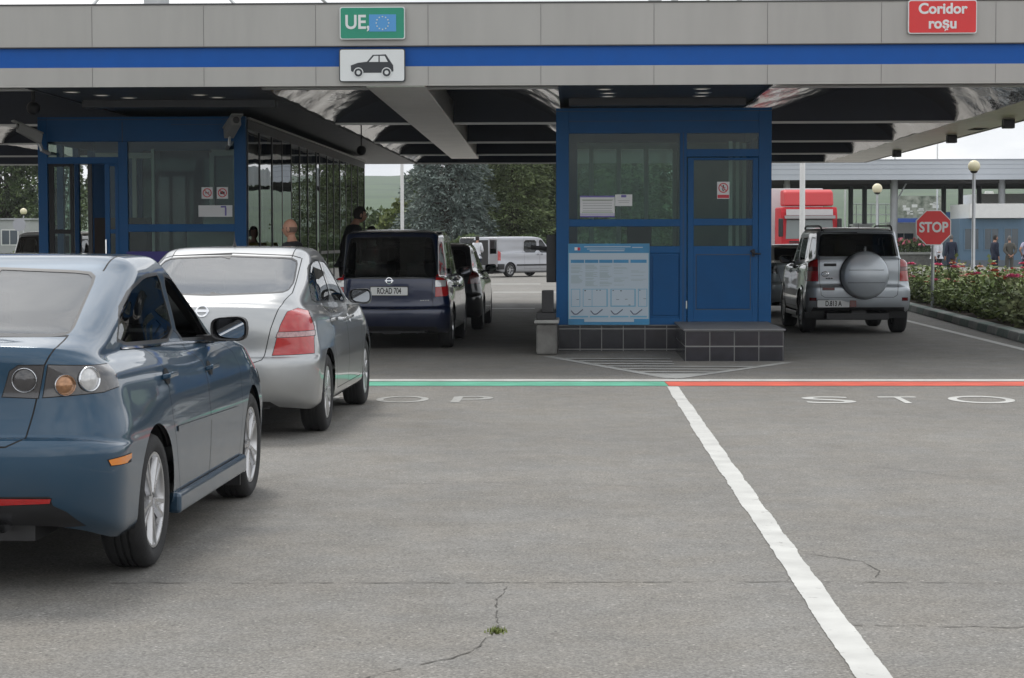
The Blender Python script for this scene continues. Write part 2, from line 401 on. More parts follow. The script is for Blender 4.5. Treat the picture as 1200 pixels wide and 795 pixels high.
def body_layers(p):
    """rings from sill to roof for a passenger car; p holds the main measures (rear axle at y=0, front at +y)"""
    Lr, wb, Lf, Wd = p['Lr'], p['wb'], p['Lf'], p['W']; r0, f0 = -Lr, wb+Lf
    zbb, zbt, zd = p['zbb'], p['zbt'], p['zdeck']; zsl = p.get('sill', .22); bs = p.get('bstep', .05)
    br, cr_, bf, cf = p.get('br', .07), p.get('cr', .28), .17, .38; zb0, zb1 = p['zbelt']; hz0, hz1 = p['hood']
    zs = lambda rear, side, front: [(r0, rear), (r0+.45, side), (wb-.1, side), (f0, front)]
    def w(k, ke=None): ke = ke or k; return [(r0+.2, ke*Wd*.985), (.5, k*Wd), (wb-.2, k*Wd), (f0-.3, ke*Wd*.97)]
    L = []
    def ad(**k): k.setdefault('br', br); k.setdefault('cr', cr_); k.setdefault('bf', bf); k.setdefault('cf', cf); L.append(k)
    ad(w=w(.93), yr=r0+.09, yf=f0-.12, z=zs(zbb, zsl, .22))
    ad(w=w(.975), yr=r0+.04, yf=f0-.05, z=zs(zbb+.05, zsl+.04, .28))
    ad(w=w(.99), yr=r0+.01, yf=f0-.01, z=zs(zbb+.13, zsl+.13, .38))
    ad(w=w(1.0), yr=r0, yf=f0, z=zs(zbt-.10, min(.55, zbt-.12), .48))
    ad(w=w(1.0), yr=r0+.008, yf=f0, z=zs(zbt-.025, .60, .53))
    ad(w=w(.998), yr=r0+.03, yf=f0-.01, z=zs(zbt-.004, .63, .555))
    ad(w=w(.996), yr=r0+bs, yf=f0-.02, z=zs(zbt+.004, .65, .57))
    ad(w=w(.992), yr=r0+bs+.012, yf=f0-.03, z=zs(zbt+.04, .69, .60))
    zm = (zbt+zd)/2+.02
    ad(w=w(.982, .965), yr=r0+bs+p.get('r5', .02), yf=f0-.05, z=zs(zm, .80, .66))
    ad(w=w(p.get('k6', .955), p.get('k6', .955)-.02), yr=r0+bs+p.get('r6', .03), yf=f0-.10, z=[(r0, zd-.05), (r0+.5, zb0-.07), (wb*.5, zb1-.055), (wb, hz1-.08), (f0, hz0-.04)])
    ad(w=w(p.get('k7', .925), p.get('k7', .925)-.03), yr=r0+bs+p.get('r7', .05), yf=f0-.22, z=[(r0, zd), (r0+.5, zb0-.02), (wb*.5, zb1-.02), (wb, hz1-.02), (f0, hz0)], cr=cr_*.95)
    ad(w=w(.885, .84), yr=r0+p.get('r8', .20), yf=f0-.55, z=[(r0, zd+.012), (r0+.6, zb0+.012), (wb*.5, zb1+.01), (wb, hz1+.02), (f0-.5, (hz0+hz1)/2+.03)], cr=p.get('cr8', .2))
    g0, g1 = p['glass_r']; c0, c1 = p['glass_f']; zr = p['zroof']; kr = p.get('kroof', .70)
    ad(w=w(.855, p.get('k9', .80)), yr=g0, yf=c0, br=.05, bf=.15, cr=p.get('cr9', .16), cf=.11, z=[(g0, p.get('zg', zd)+.02), (g0+.45, zb0+.04), (wb*.5, zb1+.04), (c0, hz1+.05)])
    zt = zr-.085; kt = kr+.045
    def mid(f, **k):
        q = f**p.get('gcurve', 1.0)
        kk = .855+(kt-.855)*f
        ad(w=w(kk, p.get('k9', .80)+(kt-.02-p.get('k9', .80))*f), yr=g0+(g1-g0)*q, yf=c0+(c1-c0)*(f**.95), br=.05, bf=.15, cr=p.get('cr9', .16), cf=.11,
           z=[(g0+(g1-g0)*q, (p.get('zg', zd)+.02)*(1-f)+zt*f), (g0+(g1-g0)*q+.45, (zb0+.04)*(1-f)+zt*f), (c0+(c1-c0)*f, (hz1+.05)*(1-f)+(zt-.01)*f)])
    mid(.35); mid(.7); mid(1.)
    LL = c1-g1; zf_ = lambda q: [(g1, zr-.045*q-.004), (wb*.45, zr-.03*q), (c1, zr-.05*q-.006)]
    q0 = min(p.get('rr', .08), .10*LL)
    ad(w=w(kr-.01, kr-.04), yr=g1+q0, yf=c1-.10*LL, br=.05, bf=.11, cr=.14, cf=.12, z=zf_(1.))
    ad(w=w(kr-.09, kr-.12), yr=g1+q0+.08*LL, yf=c1-.20*LL, br=.04, bf=.09, cr=.13, cf=.11, z=zf_(.42))
    ad(w=w(kr*.5), yr=g1+q0+.20*LL, yf=c1-.34*LL, br=.03, bf=.05, cr=.08, cf=.08, z=zf_(.10))
    ad(w=.0005, yr=g1+q0+.30*LL, yf=c1-.44*LL, br=.0, bf=.0, cr=.0002, cf=.0002, z=zf_(-.03))
    return L
def make_wheel(root, x, y, r, w, rim_r, spokes, style, steer=0., far=False):
    sg = 1 if x > 0 else -1
    e = MB(); hw = w/2; rr = rim_r
    prof = [(rr, -hw*.88), (rr+.02, -hw*.97), (r-.035, -hw), (r-.012, -hw*.86), (r, -hw*.62)]
    for k in (-.3, .0, .3):
        prof += [(r, hw*(k-.06)), (r-.008, hw*(k-.05)), (r-.008, hw*(k+.05)), (r, hw*(k+.06))]
    prof += [(r, hw*.62), (r-.012, hw*.86), (r-.035, hw), (rr+.02, hw*.97), (rr, hw*.88)]
    e.lathe(prof, (0, 0, 0), 'x', 40 if not far else 24)
    wo = e.build('wheel', M_tyre, root, smooth=40); wo.location = (x-sg*hw, y, r); wo.rotation_euler = (random.random()*6, 0, 0) if not steer else (0, 0, steer)
    m = MB(); o = hw*.88*sg; q = lambda a: a*sg
    m.lathe([(rr*1.0, o*.1), (rr*.985, o), (rr*.93, o*.99), (rr*.90, o*.80), (rr*.88, -o*.8)] if sg > 0 else [(rr*.88, -o*.8), (rr*.90, o*.80), (rr*.93, o*.99), (rr*.985, o), (rr, o*.1)], (0, 0, 0), 'x', 32)
    hub = rr*.19
    m.lathe([(.002, o*.90), (hub*.5, o*.90), (hub*.95, o*.84), (hub, o*.5)], (0, 0, 0), 'x', 16)
    n = spokes
    for k in range(n):
        prs = [0.] if style == 'single' else [-.14, .14]
        for dd in prs:
            a = 2*math.pi*k/n; d0 = dd*.5
            ca, sa = math.cos(a+d0*1.6), math.sin(a+d0*1.6); cb, sb = math.cos(a+dd*1.15), math.sin(a+dd*1.15)
            p0 = Vector((o*.80, ca*hub*.8, sa*hub*.8)); p1 = Vector((o*.86, cb*rr*.92, sb*rr*.92))
            d = (p1-p0); ln = d.length; d.normalize(); t = Vector((0, -d.z, d.y)).normalized()
            w0, w1 = (rr*.12, rr*.10) if style == 'single' else (rr*.055, rr*.075)
            if style == 'cover': w0, w1 = rr*.10, rr*.20
            X = Vector((sg*.012, 0, 0))
            vs = [p0-t*w0-X, p0+t*w0-X, p1+t*w1-X, p1-t*w1-X, p0-t*w0*.6+X, p0+t*w0*.6+X, p1+t*w1*.6+X, p1-t*w1*.6+X]
            m.add(vs, [(0, 1, 2, 3), (4, 7, 6, 5), (0, 4, 5, 1), (1, 5, 6, 2), (2, 6, 7, 3), (3, 7, 4, 0)])
    ri = m.build('rim', M_alloy, wo, smooth=35)
    d = MB(); d.lathe([(.002, o*.35), (rr*.62, o*.35), (rr*.62, o*.25), (.002, o*.25)], (0, 0, 0), 'x', 24)
    d.lathe([(.002, -o*.1), (rr*.9, -o*.1)], (0, 0, 0), 'x', 24)
    d.build('brake_disc', M_disc, wo, smooth=40)
    return wo
def build_car(c):
    """c: dictionary describing one car; returns its Empty"""
    root = thing(c['name'], c['label'], c['cat'], c['loc'], c.get('rz', 0), c.get('group'))
    p = c['p']; far = c.get('far', False)
    sh = Shell(c.get('layers') or body_layers(p), sub=3 if far else 5, ns=36 if far else 56)
    Lr, wb, Lf, Wd = p['Lr'], p['wb'], p['Lf'], p['W']; rw = c['rw']; mp_ = c['paint']
    cut = sh.cut; T = {}
    seam_only = None
    SEAM = 1
    def door_out(poly): return poly
    # doors (both sides)
    rid = 10; doors = {}
    for di, poly in enumerate(c.get('doors', [])):
        for sg in (1, -1):
            cut(poly, 'side', SEAM, sg, lambda q, n: abs(n.x) > .25)
            cut(offset_poly(poly, .007), 'side', rid, sg, lambda q, n: abs(n.x) > .25)
            T[rid] = ('door', [mp_], None, 0.); doors[(di, sg)] = rid; rid += 1
    # tailgate or boot lid (outline for x>0, mirrored)
    if c.get('gate'):
        g = c['gate']; full = g+[(-x, z) for x, z in reversed(g)]
        pr = lambda q, n: q.y < p['glass_r'][1]+.1 and n.y < .6 and (n.y < -.05 or n.z > .8)
        cut(full, 'rear', SEAM, 0, pr); cut(offset_poly(full, .007), 'rear', rid, 0, pr); T[rid] = ('tailgate', [mp_], None, 0.); gate = rid; rid += 1
    else: gate = None
    # side windows: (polygon, door index or None)
    tr = c.get('trimw', .018)
    for poly, di in c.get('windows', []):
        for sg in (1, -1):
            pr = lambda q, n: abs(n.x) > .25
            sp = smooth_poly(poly, 1); cut(sp, 'side', 2, sg, pr)
            cut(offset_poly(sp, tr), 'side', rid, sg, pr)
            tint = G_tint if (c.get('tint') and (di is None or di == 0)) else G_car
            if c.get('open') == (di, sg): sh.drop(rid); rid += 1; continue
            T[rid] = ('side_window', [tint], doors.get((di, sg)), -.003); rid += 1
    # rear window
    if c.get('rearwin'):
        g = c['rearwin']; full = smooth_poly(g+[(-x, z) for x, z in reversed(g)], 1)
        pr = lambda q, n: q.y < p['glass_r'][1]+.25 and n.y < -.12
        cut(full, 'rear', 2, 0, pr); cut(offset_poly(full, c.get('rwtrim', .012)), 'rear', rid, 0, pr)
        T[rid] = ('rear_window', [c.get('rwmat', G_rear)], gate if c.get('gate_glass') else None, -.002); rid += 1
    # windscreen
    zr = p['zroof']; g = [(0, p['hood'][1]+.07), (Wd*.80, p['hood'][1]+.05), (Wd*(p.get('kroof', .7)-.02), zr-.09), (0, zr-.06)]
    full = g+[(-x, z) for x, z in reversed(g[1:3])]
    pr = lambda q, n: q.y > wb*.45 and n.y > .2
    cut(full, 'rear', 2, 0, pr); cut(offset_poly(full, .03), 'rear', rid, 0, pr); T[rid] = ('windscreen', [G_car], None, -.002); rid += 1
    for (poly, name, m, ylim) in c.get('bands', []):     # symmetric coloured bands across the rear
        full = poly+[(-x, z) for x, z in reversed(poly)]
        cut(full, 'rear', rid, 0, lambda q, n: q.y < ylim); T[rid] = (name, [m], None, .001); rid += 1
    # lamps: (polygon x,z for x>0 , name, material, y limit)
    lampids = {}
    for (poly, name, m, ylim) in c.get('lamps', []):
        for sg in (1, -1):
            P_ = [(x*sg, z) for x, z in poly]
            pr = (lambda q, n: q.y < ylim and n.z < .9) if ylim < wb*.5 else (lambda q, n: q.y > ylim and n.z < .9)
            o = cut(P_, 'rear', SEAM, sg, pr); cut(offset_poly(P_, .004), 'rear', rid, sg, pr); T[rid] = (name, [m], None, .002); lampids[(name, sg)] = rid; rid += 1
    for (poly, name, m) in c.get('strips', []):   # side mouldings
        for sg in (1, -1):
            cut(poly, 'side', rid, sg, lambda q, n: abs(n.x) > .3); T[rid] = (name, [m], None, .006); rid += 1
    for sg in (1, -1):   # roof ditch seams
        if c.get('ditch', True):
            k_ = p.get('kroof', .7)*Wd-.085; a0, a1 = p['glass_r'][1]+.04, p['glass_f'][1]-.10
            cut([(sg*k_, a0), (sg*(k_+.008), a0), (sg*(k_+.008), a1), (sg*k_, a1)], 'top', SEAM, sg, lambda q, n: n.z > .5 and q.z > zr-.2)
    # wheel arches
    for y in (0, wb):
        ar = rw+c.get('archgap', .045)
        circ = [(y+ar*math.cos(2*math.pi*k/36), rw+ar*math.sin(2*math.pi*k/36)) for k in range(36)]
        for sg in (1, -1):
            if c.get('flare'):
                circ2 = [(y+(ar+.055)*math.cos(2*math.pi*k/36), rw+(ar+.055)*math.sin(2*math.pi*k/36)) for k in range(36)]
                cut(circ2, 'side', 3, sg, lambda q, n: q.z < rw+ar+.2)
            cut(circ, 'side', 999, sg, lambda q, n: True)
            sh.drop(999)
    if c.get('flare'): T[3] = ('arch_flare', [c.get('flaremat', mp_)], None, .018)
    T[0] = ('body', [mp_, M_seam, M_trim], None, 0., {0: 0, 1: 1, 2: 2})
    skin = [f for f in sh.bm.faces if (f[sh.reg] in (0, 1, 2) or T.get(f[sh.reg], ('',))[0] in ('door', 'tailgate')) and f.calc_center_median().z > .55 and (p['glass_r'][0]-.05 < f.calc_center_median().y < p['glass_f'][0]+.1)]
    sh.bm.normal_update(); idx = {}; vs = []; fl = []
    for f in skin:
        ii = []
        for v in f.verts:
            if v not in idx: idx[v] = len(vs); vs.append(tuple(v.co-v.normal*.022))
            ii.append(idx[v])
        fl.append(tuple(reversed(ii)))
    MB().add(vs, fl).build('headlining', M_int, root, smooth=60)
    objs = sh.extract(T, root)
    # wheel wells, arch lips and floor
    m = MB()
    for y in (0, wb):
        for sg in (1, -1):
            prof = []
            ar = rw+.047
            xo = Wd*.955*sg; xi = (Wd-.36)*sg; n = 20; vs = []; fs = []
            for k in range(n+1):
                a = math.pi*(-.08+1.16*k/n); yy, zz = y+ar*math.cos(a), rw+ar*math.sin(a); vs += [(xo, yy, zz), (xi, yy, zz)]
            for k in range(n): fs.append((2*k, 2*k+1, 2*k+3, 2*k+2))
            fs.append(tuple(2*k+1 for k in range(n+1))); m.add(vs, fs)
    m.box(-Wd*.86, Wd*.86, .42, wb-.42, .19, .30); m.box(-Wd+.37, Wd-.37, -Lr+.16, .42, .24, .34); m.box(-Wd+.37, Wd-.37, wb-.42, wb+Lf-.2, .22, .34)
    m.box(-.10, .14, -Lr+.20, -.4, p['zbb']-.06, p['zbb']+.06)
    m.build('underbody', M_black, root)
    m = MB(); m.tube([(Wd*.45, -Lr+.06, p['zbb']-.02), (Wd*.45, -Lr+.4, p['zbb']-.02)], .028, 10, cap=False); m.build('exhaust_pipe', M_chrome, root, smooth=40)
    # inside: floor, seats, shelf, dashboard, wheel
    zb = p['zbelt'][1]; m = MB(); yb = p['glass_r'][0]+.12; yf = p['glass_f'][0]
    m.box(-Wd*.84, Wd*.84, yb+.25, yf-.1, .34, .42); m.box(-Wd*.80, Wd*.80, yf-.45, yf-.12, .62, zb-.04)
    if c.get('shelf', True): m.box(-Wd*.74, Wd*.74, yb+.03, yb+.5, p['zdeck']-.08, p['zdeck']-.05)
    m.build('dashboard_and_floor', M_int, root, bevel=.02)
    for (sx, sy) in c.get('seats', [(-.36, wb-1.42+.25), (.36, wb-1.42+.25), (-.38, .58), (.38, .58)]):
        m = MB(); zt = zr-.50 if c.get('tall') else (zr-.42 if sy > .8 else zr-.52)
        m.box(sx-.24, sx+.24, sy, sy+.52, .42, .56); m.obox((sx, sy-.04, (.5+zt)/2), (.235, 0, 0), (0, .06, .008), (0, -.07, (zt-.5)/2), 0)
        m.obox((sx, sy-.15, zt+.12), (.13, 0, 0), (0, .045, 0), (0, -.01, .085), 0)
        m.box(sx-.06, sx-.045, sy-.15, sy-.13, zt-.03, zt+.08); m.box(sx+.045, sx+.06, sy-.15, sy-.13, zt-.03, zt+.08)
        m.build('seat', M_cloth, root, bevel=.03, seg=3)
    m = MB(); th = [i*2*math.pi/20 for i in range(21)]
    m.tube([(-.36+.18*math.cos(a), yf-.62-.05*math.sin(a), zb-.06+.17*math.sin(a)) for a in th], .014, 8); m.tube([(-.36, yf-.62, zb-.06), (-.36, yf-.3, zb-.12)], .03, 8)
    m.build('steering_wheel', M_int, root, smooth=40)
    # wheels
    for (x, y) in ((Wd-.015, 0), (-Wd+.015, 0), (Wd-.015, wb), (-Wd+.015, wb)):
        make_wheel(root, x, y, rw, c.get('ww', .205), c['rim'], c['spokes'], c['style'], c.get('steer', 0) if y > 0 else 0, far)
    # mirrors
    mz, my = c['mirror']
    for sg in (1, -1):
        s_, _ = sh.side(my, mz-.03, sg); bx = s_.x if s_ else Wd*.85*sg
        mm = MB(); cx = bx+sg*c.get('mout', .145)
        prof = []
        for k in range(9):
            a = k/8; r_ = math.sin(math.acos(max(-1, min(1, 1-a*1.0)))) ; prof.append((r_, a))
        vs = []; fs = []; n = 20; rings = [(1.0, -.055), (1.04, -.02), (1.0, .02), (.86, .06), (.55, .09), (.02, .10)]
        def se(a):
            ca, sa = math.cos(a), math.sin(a); e = .62
            return (abs(ca)**e*(1 if ca > 0 else -1), abs(sa)**e*(1 if sa > 0 else -1))
        for r_, dy in rings:
            for k in range(n):
                u, v = se(2*math.pi*k/n); vs.append((cx+u*.102*r_, my+dy, mz+v*.066*r_*(1+.12*u*sg)))
        for i in range(len(rings)-1):
            for k in range(n): fs.append((i*n+k, i*n+(k+1) % n, (i+1)*n+(k+1) % n, (i+1)*n+k))
        mm.add(vs, fs); mm.obox(((bx+cx)/2-sg*.03, my+.01, mz-.055), (.085, 0, 0), (0, .03, 0), (0, 0, .018))
        mo = mm.build('wing_mirror', c.get('mirmat', mp_), root, smooth=50)
        gm = MB(); vs = [(cx+se(2*math.pi*k/n)[0]*.092, my-.040-se(2*math.pi*k/n)[0]*.020*sg-se(2*math.pi*k/n)[1]*.006, mz+se(2*math.pi*k/n)[1]*.056) for k in range(n)]
        gm.add(vs, [tuple(range(n))]); gm.add([(cx+se(2*math.pi*k/n)[0]*.102, my-.056, mz+se(2*math.pi*k/n)[1]*.065) for k in range(n)]+[(cx+se(2*math.pi*k/n)[0]*.091, my-.05, mz+se(2*math.pi*k/n)[1]*.056) for k in range(n)], [(k, (k+1) % n, n+(k+1) % n, n+k) for k in range(n)], 1)
        gm.build('mirror_glass', [M_mirror, M_black], mo)
    # handles
    for (di, y, z) in c.get('handles', []):
        for sg in (1, -1):
            h, n_ = sh.side(y, z, sg)
            if not h: continue
            m = MB(); n_ = n_.normalized(); up = Vector((0, 0, 1)); t = Vector((0, 1, 0))
            m.obox(h+n_*.034, t*.095, n_*.009, up*.013); m.obox(h+n_*.016+t*.08, t*.016, n_*.018, up*.013); m.obox(h+n_*.016-t*.08, t*.016, n_*.018, up*.013)
            par = objs.get(doors.get((di, sg)), root); m.build('handle', c.get('handmat', mp_), par, bevel=.007)
            cup = MB(); n = 16; ring = []
            u_ = n_.cross(t).normalized()
            cup.add([h+n_*.003+t*.06*math.cos(2*math.pi*k/n)+u_*.042*math.sin(2*math.pi*k/n) for k in range(n)], [tuple(range(n))])
            cup.build('handle_recess', M_seam if not c.get('cupmat') else c['cupmat'], par)
    # licence plate
    if c.get('plate'):
        x, z, wd, ht, txt, sx = c['plate']; h, n_ = sh.rear(x, z); y = h.y-.012
        m = MB(); m.prism(rrect(x-wd/2, x+wd/2, z-ht/2, z+ht/2, .012), 'xz', y-.004, y+.004); 
        m.add([(x-wd/2-.01, y+.006, z-ht/2-.01), (x+wd/2+.01, y+.006, z-ht/2-.01), (x+wd/2+.01, y+.006, z+ht/2+.01), (x-wd/2-.01, y+.006, z+ht/2+.01)], [(0, 1, 2, 3)], 1)
        po = m.build('licence_plate', [M_plate, M_black], root)
        text('plate_lettering', txt, ht*1.02, M_ink, po, facing_front(x, y-.0055, z), sx=sx, bold=.0025, extrude=.0008)
    if c.get('extra'): c['extra'](root, sh, objs)
    sh.bm.free(); return root
def disc_on(sh, x, z, r, name, mats, root, depth=.012, ring=True, dirn='rear'):
    """round lamp lens lying on the skin"""
    h, n_ = sh.rear(x, z)
    if h is None: return
    n_ = n_.normalized(); q = n_.to_track_quat('Z', 'Y').to_matrix().to_4x4(); q.translation = h-n_*.001
    m = MB(); m.lathe([(r*1.0, .001), (r*1.0, depth), (r*.95, depth*1.25), (r*.90, depth*1.0), (r*.86, depth*.5)], (0, 0, 0), 'z', 28, 1)
    m.lathe([(r*.87, depth*.4), (r*.6, depth*.9), (r*.3, depth*1.2), (.001, depth*1.3)], (0, 0, 0), 'z', 28, 0)
    o = m.build(name, mats, root, smooth=50); o.data.transform(q); return o

# ================================================================== GROUND
def asphalt(name, base, scale=1.):
    m = bpy.data.materials.new(name); m.use_nodes = True; t = m.node_tree; b = t.nodes['Principled BSDF']; n = t.nodes.new; l = t.links.new
    co = n('ShaderNodeTexCoord'); P = co.outputs['Object']
    def noise(sc, det, stretch=None):
        z = n('ShaderNodeTexNoise'); z.inputs['Scale'].default_value = sc; z.inputs['Detail'].default_value = det; z.inputs['Roughness'].default_value = .62
        if stretch:
            mp = n('ShaderNodeMapping'); mp.inputs['Scale'].default_value = stretch; l(P, mp.inputs['Vector']); l(mp.outputs[0], z.inputs['Vector'])
        else: l(P, z.inputs['Vector'])
        return z.outputs['Fac']
    def rng(x, a, b_, c, d):
        r = n('ShaderNodeMapRange'); r.inputs['From Min'].default_value = a; r.inputs['From Max'].default_value = b_; r.inputs['To Min'].default_value = c; r.inputs['To Max'].default_value = d
        l(x, r.inputs['Value']); return r.outputs[0]
    def mul(a, b_):
        q = n('ShaderNodeMath'); q.operation = 'MULTIPLY'; l(a, q.inputs[0]); l(b_, q.inputs[1]); return q.outputs[0]
    large = rng(noise(.35, 5), .3, .7, .87, 1.12); streak = rng(noise(.9, 6, (1.6, .12, 1)), .3, .7, .95, 1.05); mid = rng(noise(5, 8), .3, .7, .91, 1.08)
    fine = rng(noise(85, 3), .3, .7, .68, 1.32)
    v = n('ShaderNodeTexVoronoi'); v.inputs['Scale'].default_value = 95; l(P, v.inputs['Vector'])
    grain = n('ShaderNodeSeparateXYZ'); l(v.outputs['Color'], grain.inputs[0]); g2 = rng(grain.outputs[0], 0, 1, .74, 1.26)
    v2 = n('ShaderNodeTexVoronoi'); v2.inputs['Scale'].default_value = 19; v2.inputs['Randomness'].default_value = 1; l(P, v2.inputs['Vector'])
    fleck = rng(v2.outputs['Distance'], .15, .10, 1., 1.7); v3 = n('ShaderNodeTexVoronoi'); v3.inputs['Scale'].default_value = 15; l(P, v3.inputs['Vector']); pit = rng(v3.outputs['Distance'], .12, .08, 1., .5)
    f = mul(mul(mul(large, streak), mul(mid, fine)), mul(mul(g2, fleck), pit))
    vm = n('ShaderNodeVectorMath'); vm.operation = 'SCALE'; vm.inputs[0].default_value = base; l(f, vm.inputs['Scale'])
    hue = n('ShaderNodeMixRGB'); hue.blend_type = 'MULTIPLY'; hue.inputs['Fac'].default_value = 1; cr_ = n('ShaderNodeValToRGB')
    cr_.color_ramp.elements[0].position = .35; cr_.color_ramp.elements[0].color = (.985, 1, 1.015, 1); cr_.color_ramp.elements[1].position = .65; cr_.color_ramp.elements[1].color = (1.02, 1.0, .965, 1)
    l(noise(1.7, 4), cr_.inputs['Fac']); l(vm.outputs[0], hue.inputs['Color1']); l(cr_.outputs[0], hue.inputs['Color2']); l(hue.outputs[0], b.inputs['Base Color'])
    l(rng(noise(2.2, 4), .3, .7, .62, .85), b.inputs['Roughness']); b.inputs['Specular IOR Level'].default_value = .35
    bp = n('ShaderNodeBump'); bp.inputs['Strength'].default_value = .35; bp.inputs['Distance'].default_value = .006; l(noise(140, 3), bp.inputs['Height']); l(bp.outputs[0], b.inputs['Normal'])
    return m
def worn_paint(name, col, wear=.5, under=(.17, .165, .155)):
    m = bpy.data.materials.new(name); m.use_nodes = True; t = m.node_tree; b = t.nodes['Principled BSDF']; n = t.nodes.new; l = t.links.new
    co = n('ShaderNodeTexCoord'); z = n('ShaderNodeTexNoise'); z.inputs['Scale'].default_value = 9; z.inputs['Detail'].default_value = 10; z.inputs['Roughness'].default_value = .75; l(co.outputs['Object'], z.inputs['Vector'])
    r = n('ShaderNodeValToRGB'); r.color_ramp.elements[0].position = wear-.14; r.color_ramp.elements[0].color = (*under, 1); r.color_ramp.elements[1].position = wear-.04; r.color_ramp.elements[1].color = (*col, 1)
    l(z.outputs['Fac'], r.inputs['Fac'])
    z2 = n('ShaderNodeTexNoise'); z2.inputs['Scale'].default_value = 3; z2.inputs['Detail'].default_value = 6; l(co.outputs['Object'], z2.inputs['Vector'])
    mr = n('ShaderNodeMapRange'); mr.inputs['From Min'].default_value = .3; mr.inputs['From Max'].default_value = .7; mr.inputs['To Min'].default_value = .78; mr.inputs['To Max'].default_value = 1.1; l(z2.outputs['Fac'], mr.inputs['Value'])
    vm = n('ShaderNodeVectorMath'); vm.operation = 'SCALE'; l(r.outputs[0], vm.inputs[0]); l(mr.outputs[0], vm.inputs['Scale']); l(vm.outputs[0], b.inputs['Base Color']); b.inputs['Roughness'].default_value = .65
    return m
M_asph = asphalt('old_asphalt', (.188, .180, .166))
def struct(name, mb, m, **k):
    return setp(mb.build(name, m, **k), kind='structure')
g = MB(); g.add([(-1500, -50, 0), (1500, -50, 0), (1500, 112, 0), (-1500, 112, 0)], [(0, 1, 2, 3)]); struct('ground', g, M_asph)
M_grass = mat('rough_grass', (.075, .10, .03), .9, two=(.04, .065, .02), vscale=.8, bump=.5, bscale=20)
g = MB(); g.add([(-1500, 112, 0), (1500, 112, 0), (1500, 1700, 0), (-1500, 1700, 0)], [(0, 1, 2, 3)]); struct('field', g, M_grass)
W_white = worn_paint('worn_white_road_paint', (.56, .56, .535), .445); W_faint = worn_paint('faint_white_road_paint', (.40, .40, .38), .52)
W_green = worn_paint('worn_green_road_paint', (.10, .40, .27), .45); W_red = worn_paint('worn_red_road_paint', (.64, .10, .06), .43)
def sheet(name, polys, m, z=.004):
    b = MB()
    for i_, p in enumerate(polys): b.add([(x, y, z+.0006*i_) for x, y in p], [tuple(range(len(p)))])
    return struct(name, b, m)
# dividing line with ragged edges
random.seed(3)
pl = []; pr_ = []; ja = jb = 0.
yy = 3.0
while yy < 21.55:
    f = (yy-3)/18.5; xc = 1.075-.035*math.sin(f*2.2)-.02*f
    pl.append((xc-.062+ja, yy)); pr_.append((xc+.062+jb, yy)); ja = max(-.006, min(.006, ja+random.gauss(0, .0016))); jb = max(-.006, min(.006, jb+random.gauss(0, .0016))); yy += .02
b = MB(); n = len(pl); b.add([(x, y, .004) for x, y in pl]+[(x, y, .004) for x, y in pr_], [(i, i+n, i+n+1, i+1) for i in range(n-1)]); struct('lane_marking', b, W_white)
sheet('stop_line_marking', [[(-9, 22.35), (8.5, 22.35), (8.5, 22.66), (-9, 22.66)]], W_white)
sheet('green_lane_marking', [[(-6, 21.62), (.985, 21.62), (.965, 22.27), (-6, 22.27)]], W_green)
sheet('red_lane_marking', [[(.995, 21.62), (8.5, 21.66), (8.5, 22.29), (.975, 22.27)]], W_red)
def letter(ch, x0, x1, y0, y1, m=W_white):
    me = text_mesh(ch, 1., bold=0., extrude=0, align='LEFT'); xs = [v.co.x for v in me.vertices]; ys = [v.co.y for v in me.vertices]
    for v in me.vertices: v.co = (x0+(v.co.x-min(xs))/(max(xs)-min(xs))*(x1-x0), y0+(v.co.y-min(ys))/(max(ys)-min(ys))*(y1-y0), .0)
    me.materials.clear(); me.materials.append(m); o = link('letter_marking', me); o.location.z = .004; setp(o, kind='structure')
letter('S', 2.20, 2.68, 19.35, 20.15); letter('T', 2.96, 3.33, 19.35, 20.15); letter('O', 3.60, 4.22, 19.35, 20.25); letter('P', 4.75, 5.15, 19.35, 20.15)
letter('P', -1.19, -.80, 19.4, 20.2, W_faint); letter('O', -1.93, -1.42, 19.4, 20.2, W_faint); letter('T', -2.55, -2.15, 19.4, 20.2, W_faint)
# hatched triangle in front of the island
tri = [(-.34, 27.1), (1.12, 22.72), (2.66, 25.75)]
def edge(a, b_, w):
    d = Vector((b_[0]-a[0], b_[1]-a[1])).normalized(); nn = Vector((-d.y, d.x))*w/2; a, b_ = Vector(a), Vector(b_)
    return [tuple(a-nn), tuple(b_-nn), tuple(b_+nn), tuple(a+nn)]
hs = [edge((-.36, 27.1), (1.08, 22.80), .13), edge((1.12, 22.80), (2.66, 25.72), .13), [(.93, 23.15), (1.12, 22.72), (1.33, 23.1), (1.6, 23.6), (.80, 23.6)]]
for k in range(6):
    y = 23.85+k*.52; xa = 1.08-(y-22.8)*.335; xb = 1.12+(y-22.8)*.52
    if y > 25.3: xb = min(xb, 1.25)
    hs.append([(xa+.02, y), (xb-.02, y-.10), (xb-.02, y+.06), (xa+.02, y+.16)])
sheet('hatched_marking', hs, worn_paint('hatch_road_paint', (.42, .42, .40), .47))
sheet('edge_line_marking', [[(6.20, 24), (6.32, 24), (6.36, 52), (6.22, 52)]], W_white)
sheet('bay_line_marking', [[(-5, 45.7), (-.9, 45.7), (-.9, 46.3), (-5, 46.3)], [(-5, 60), (-3, 60), (-3, 60.5), (-5, 60.5)], [(-2.4, 60), (-.2, 60), (-.2, 60.5), (-2.4, 60.5)], [(-4, 71), (-1.2, 71), (-1.2, 71.6), (-4, 71.6)]], W_white)
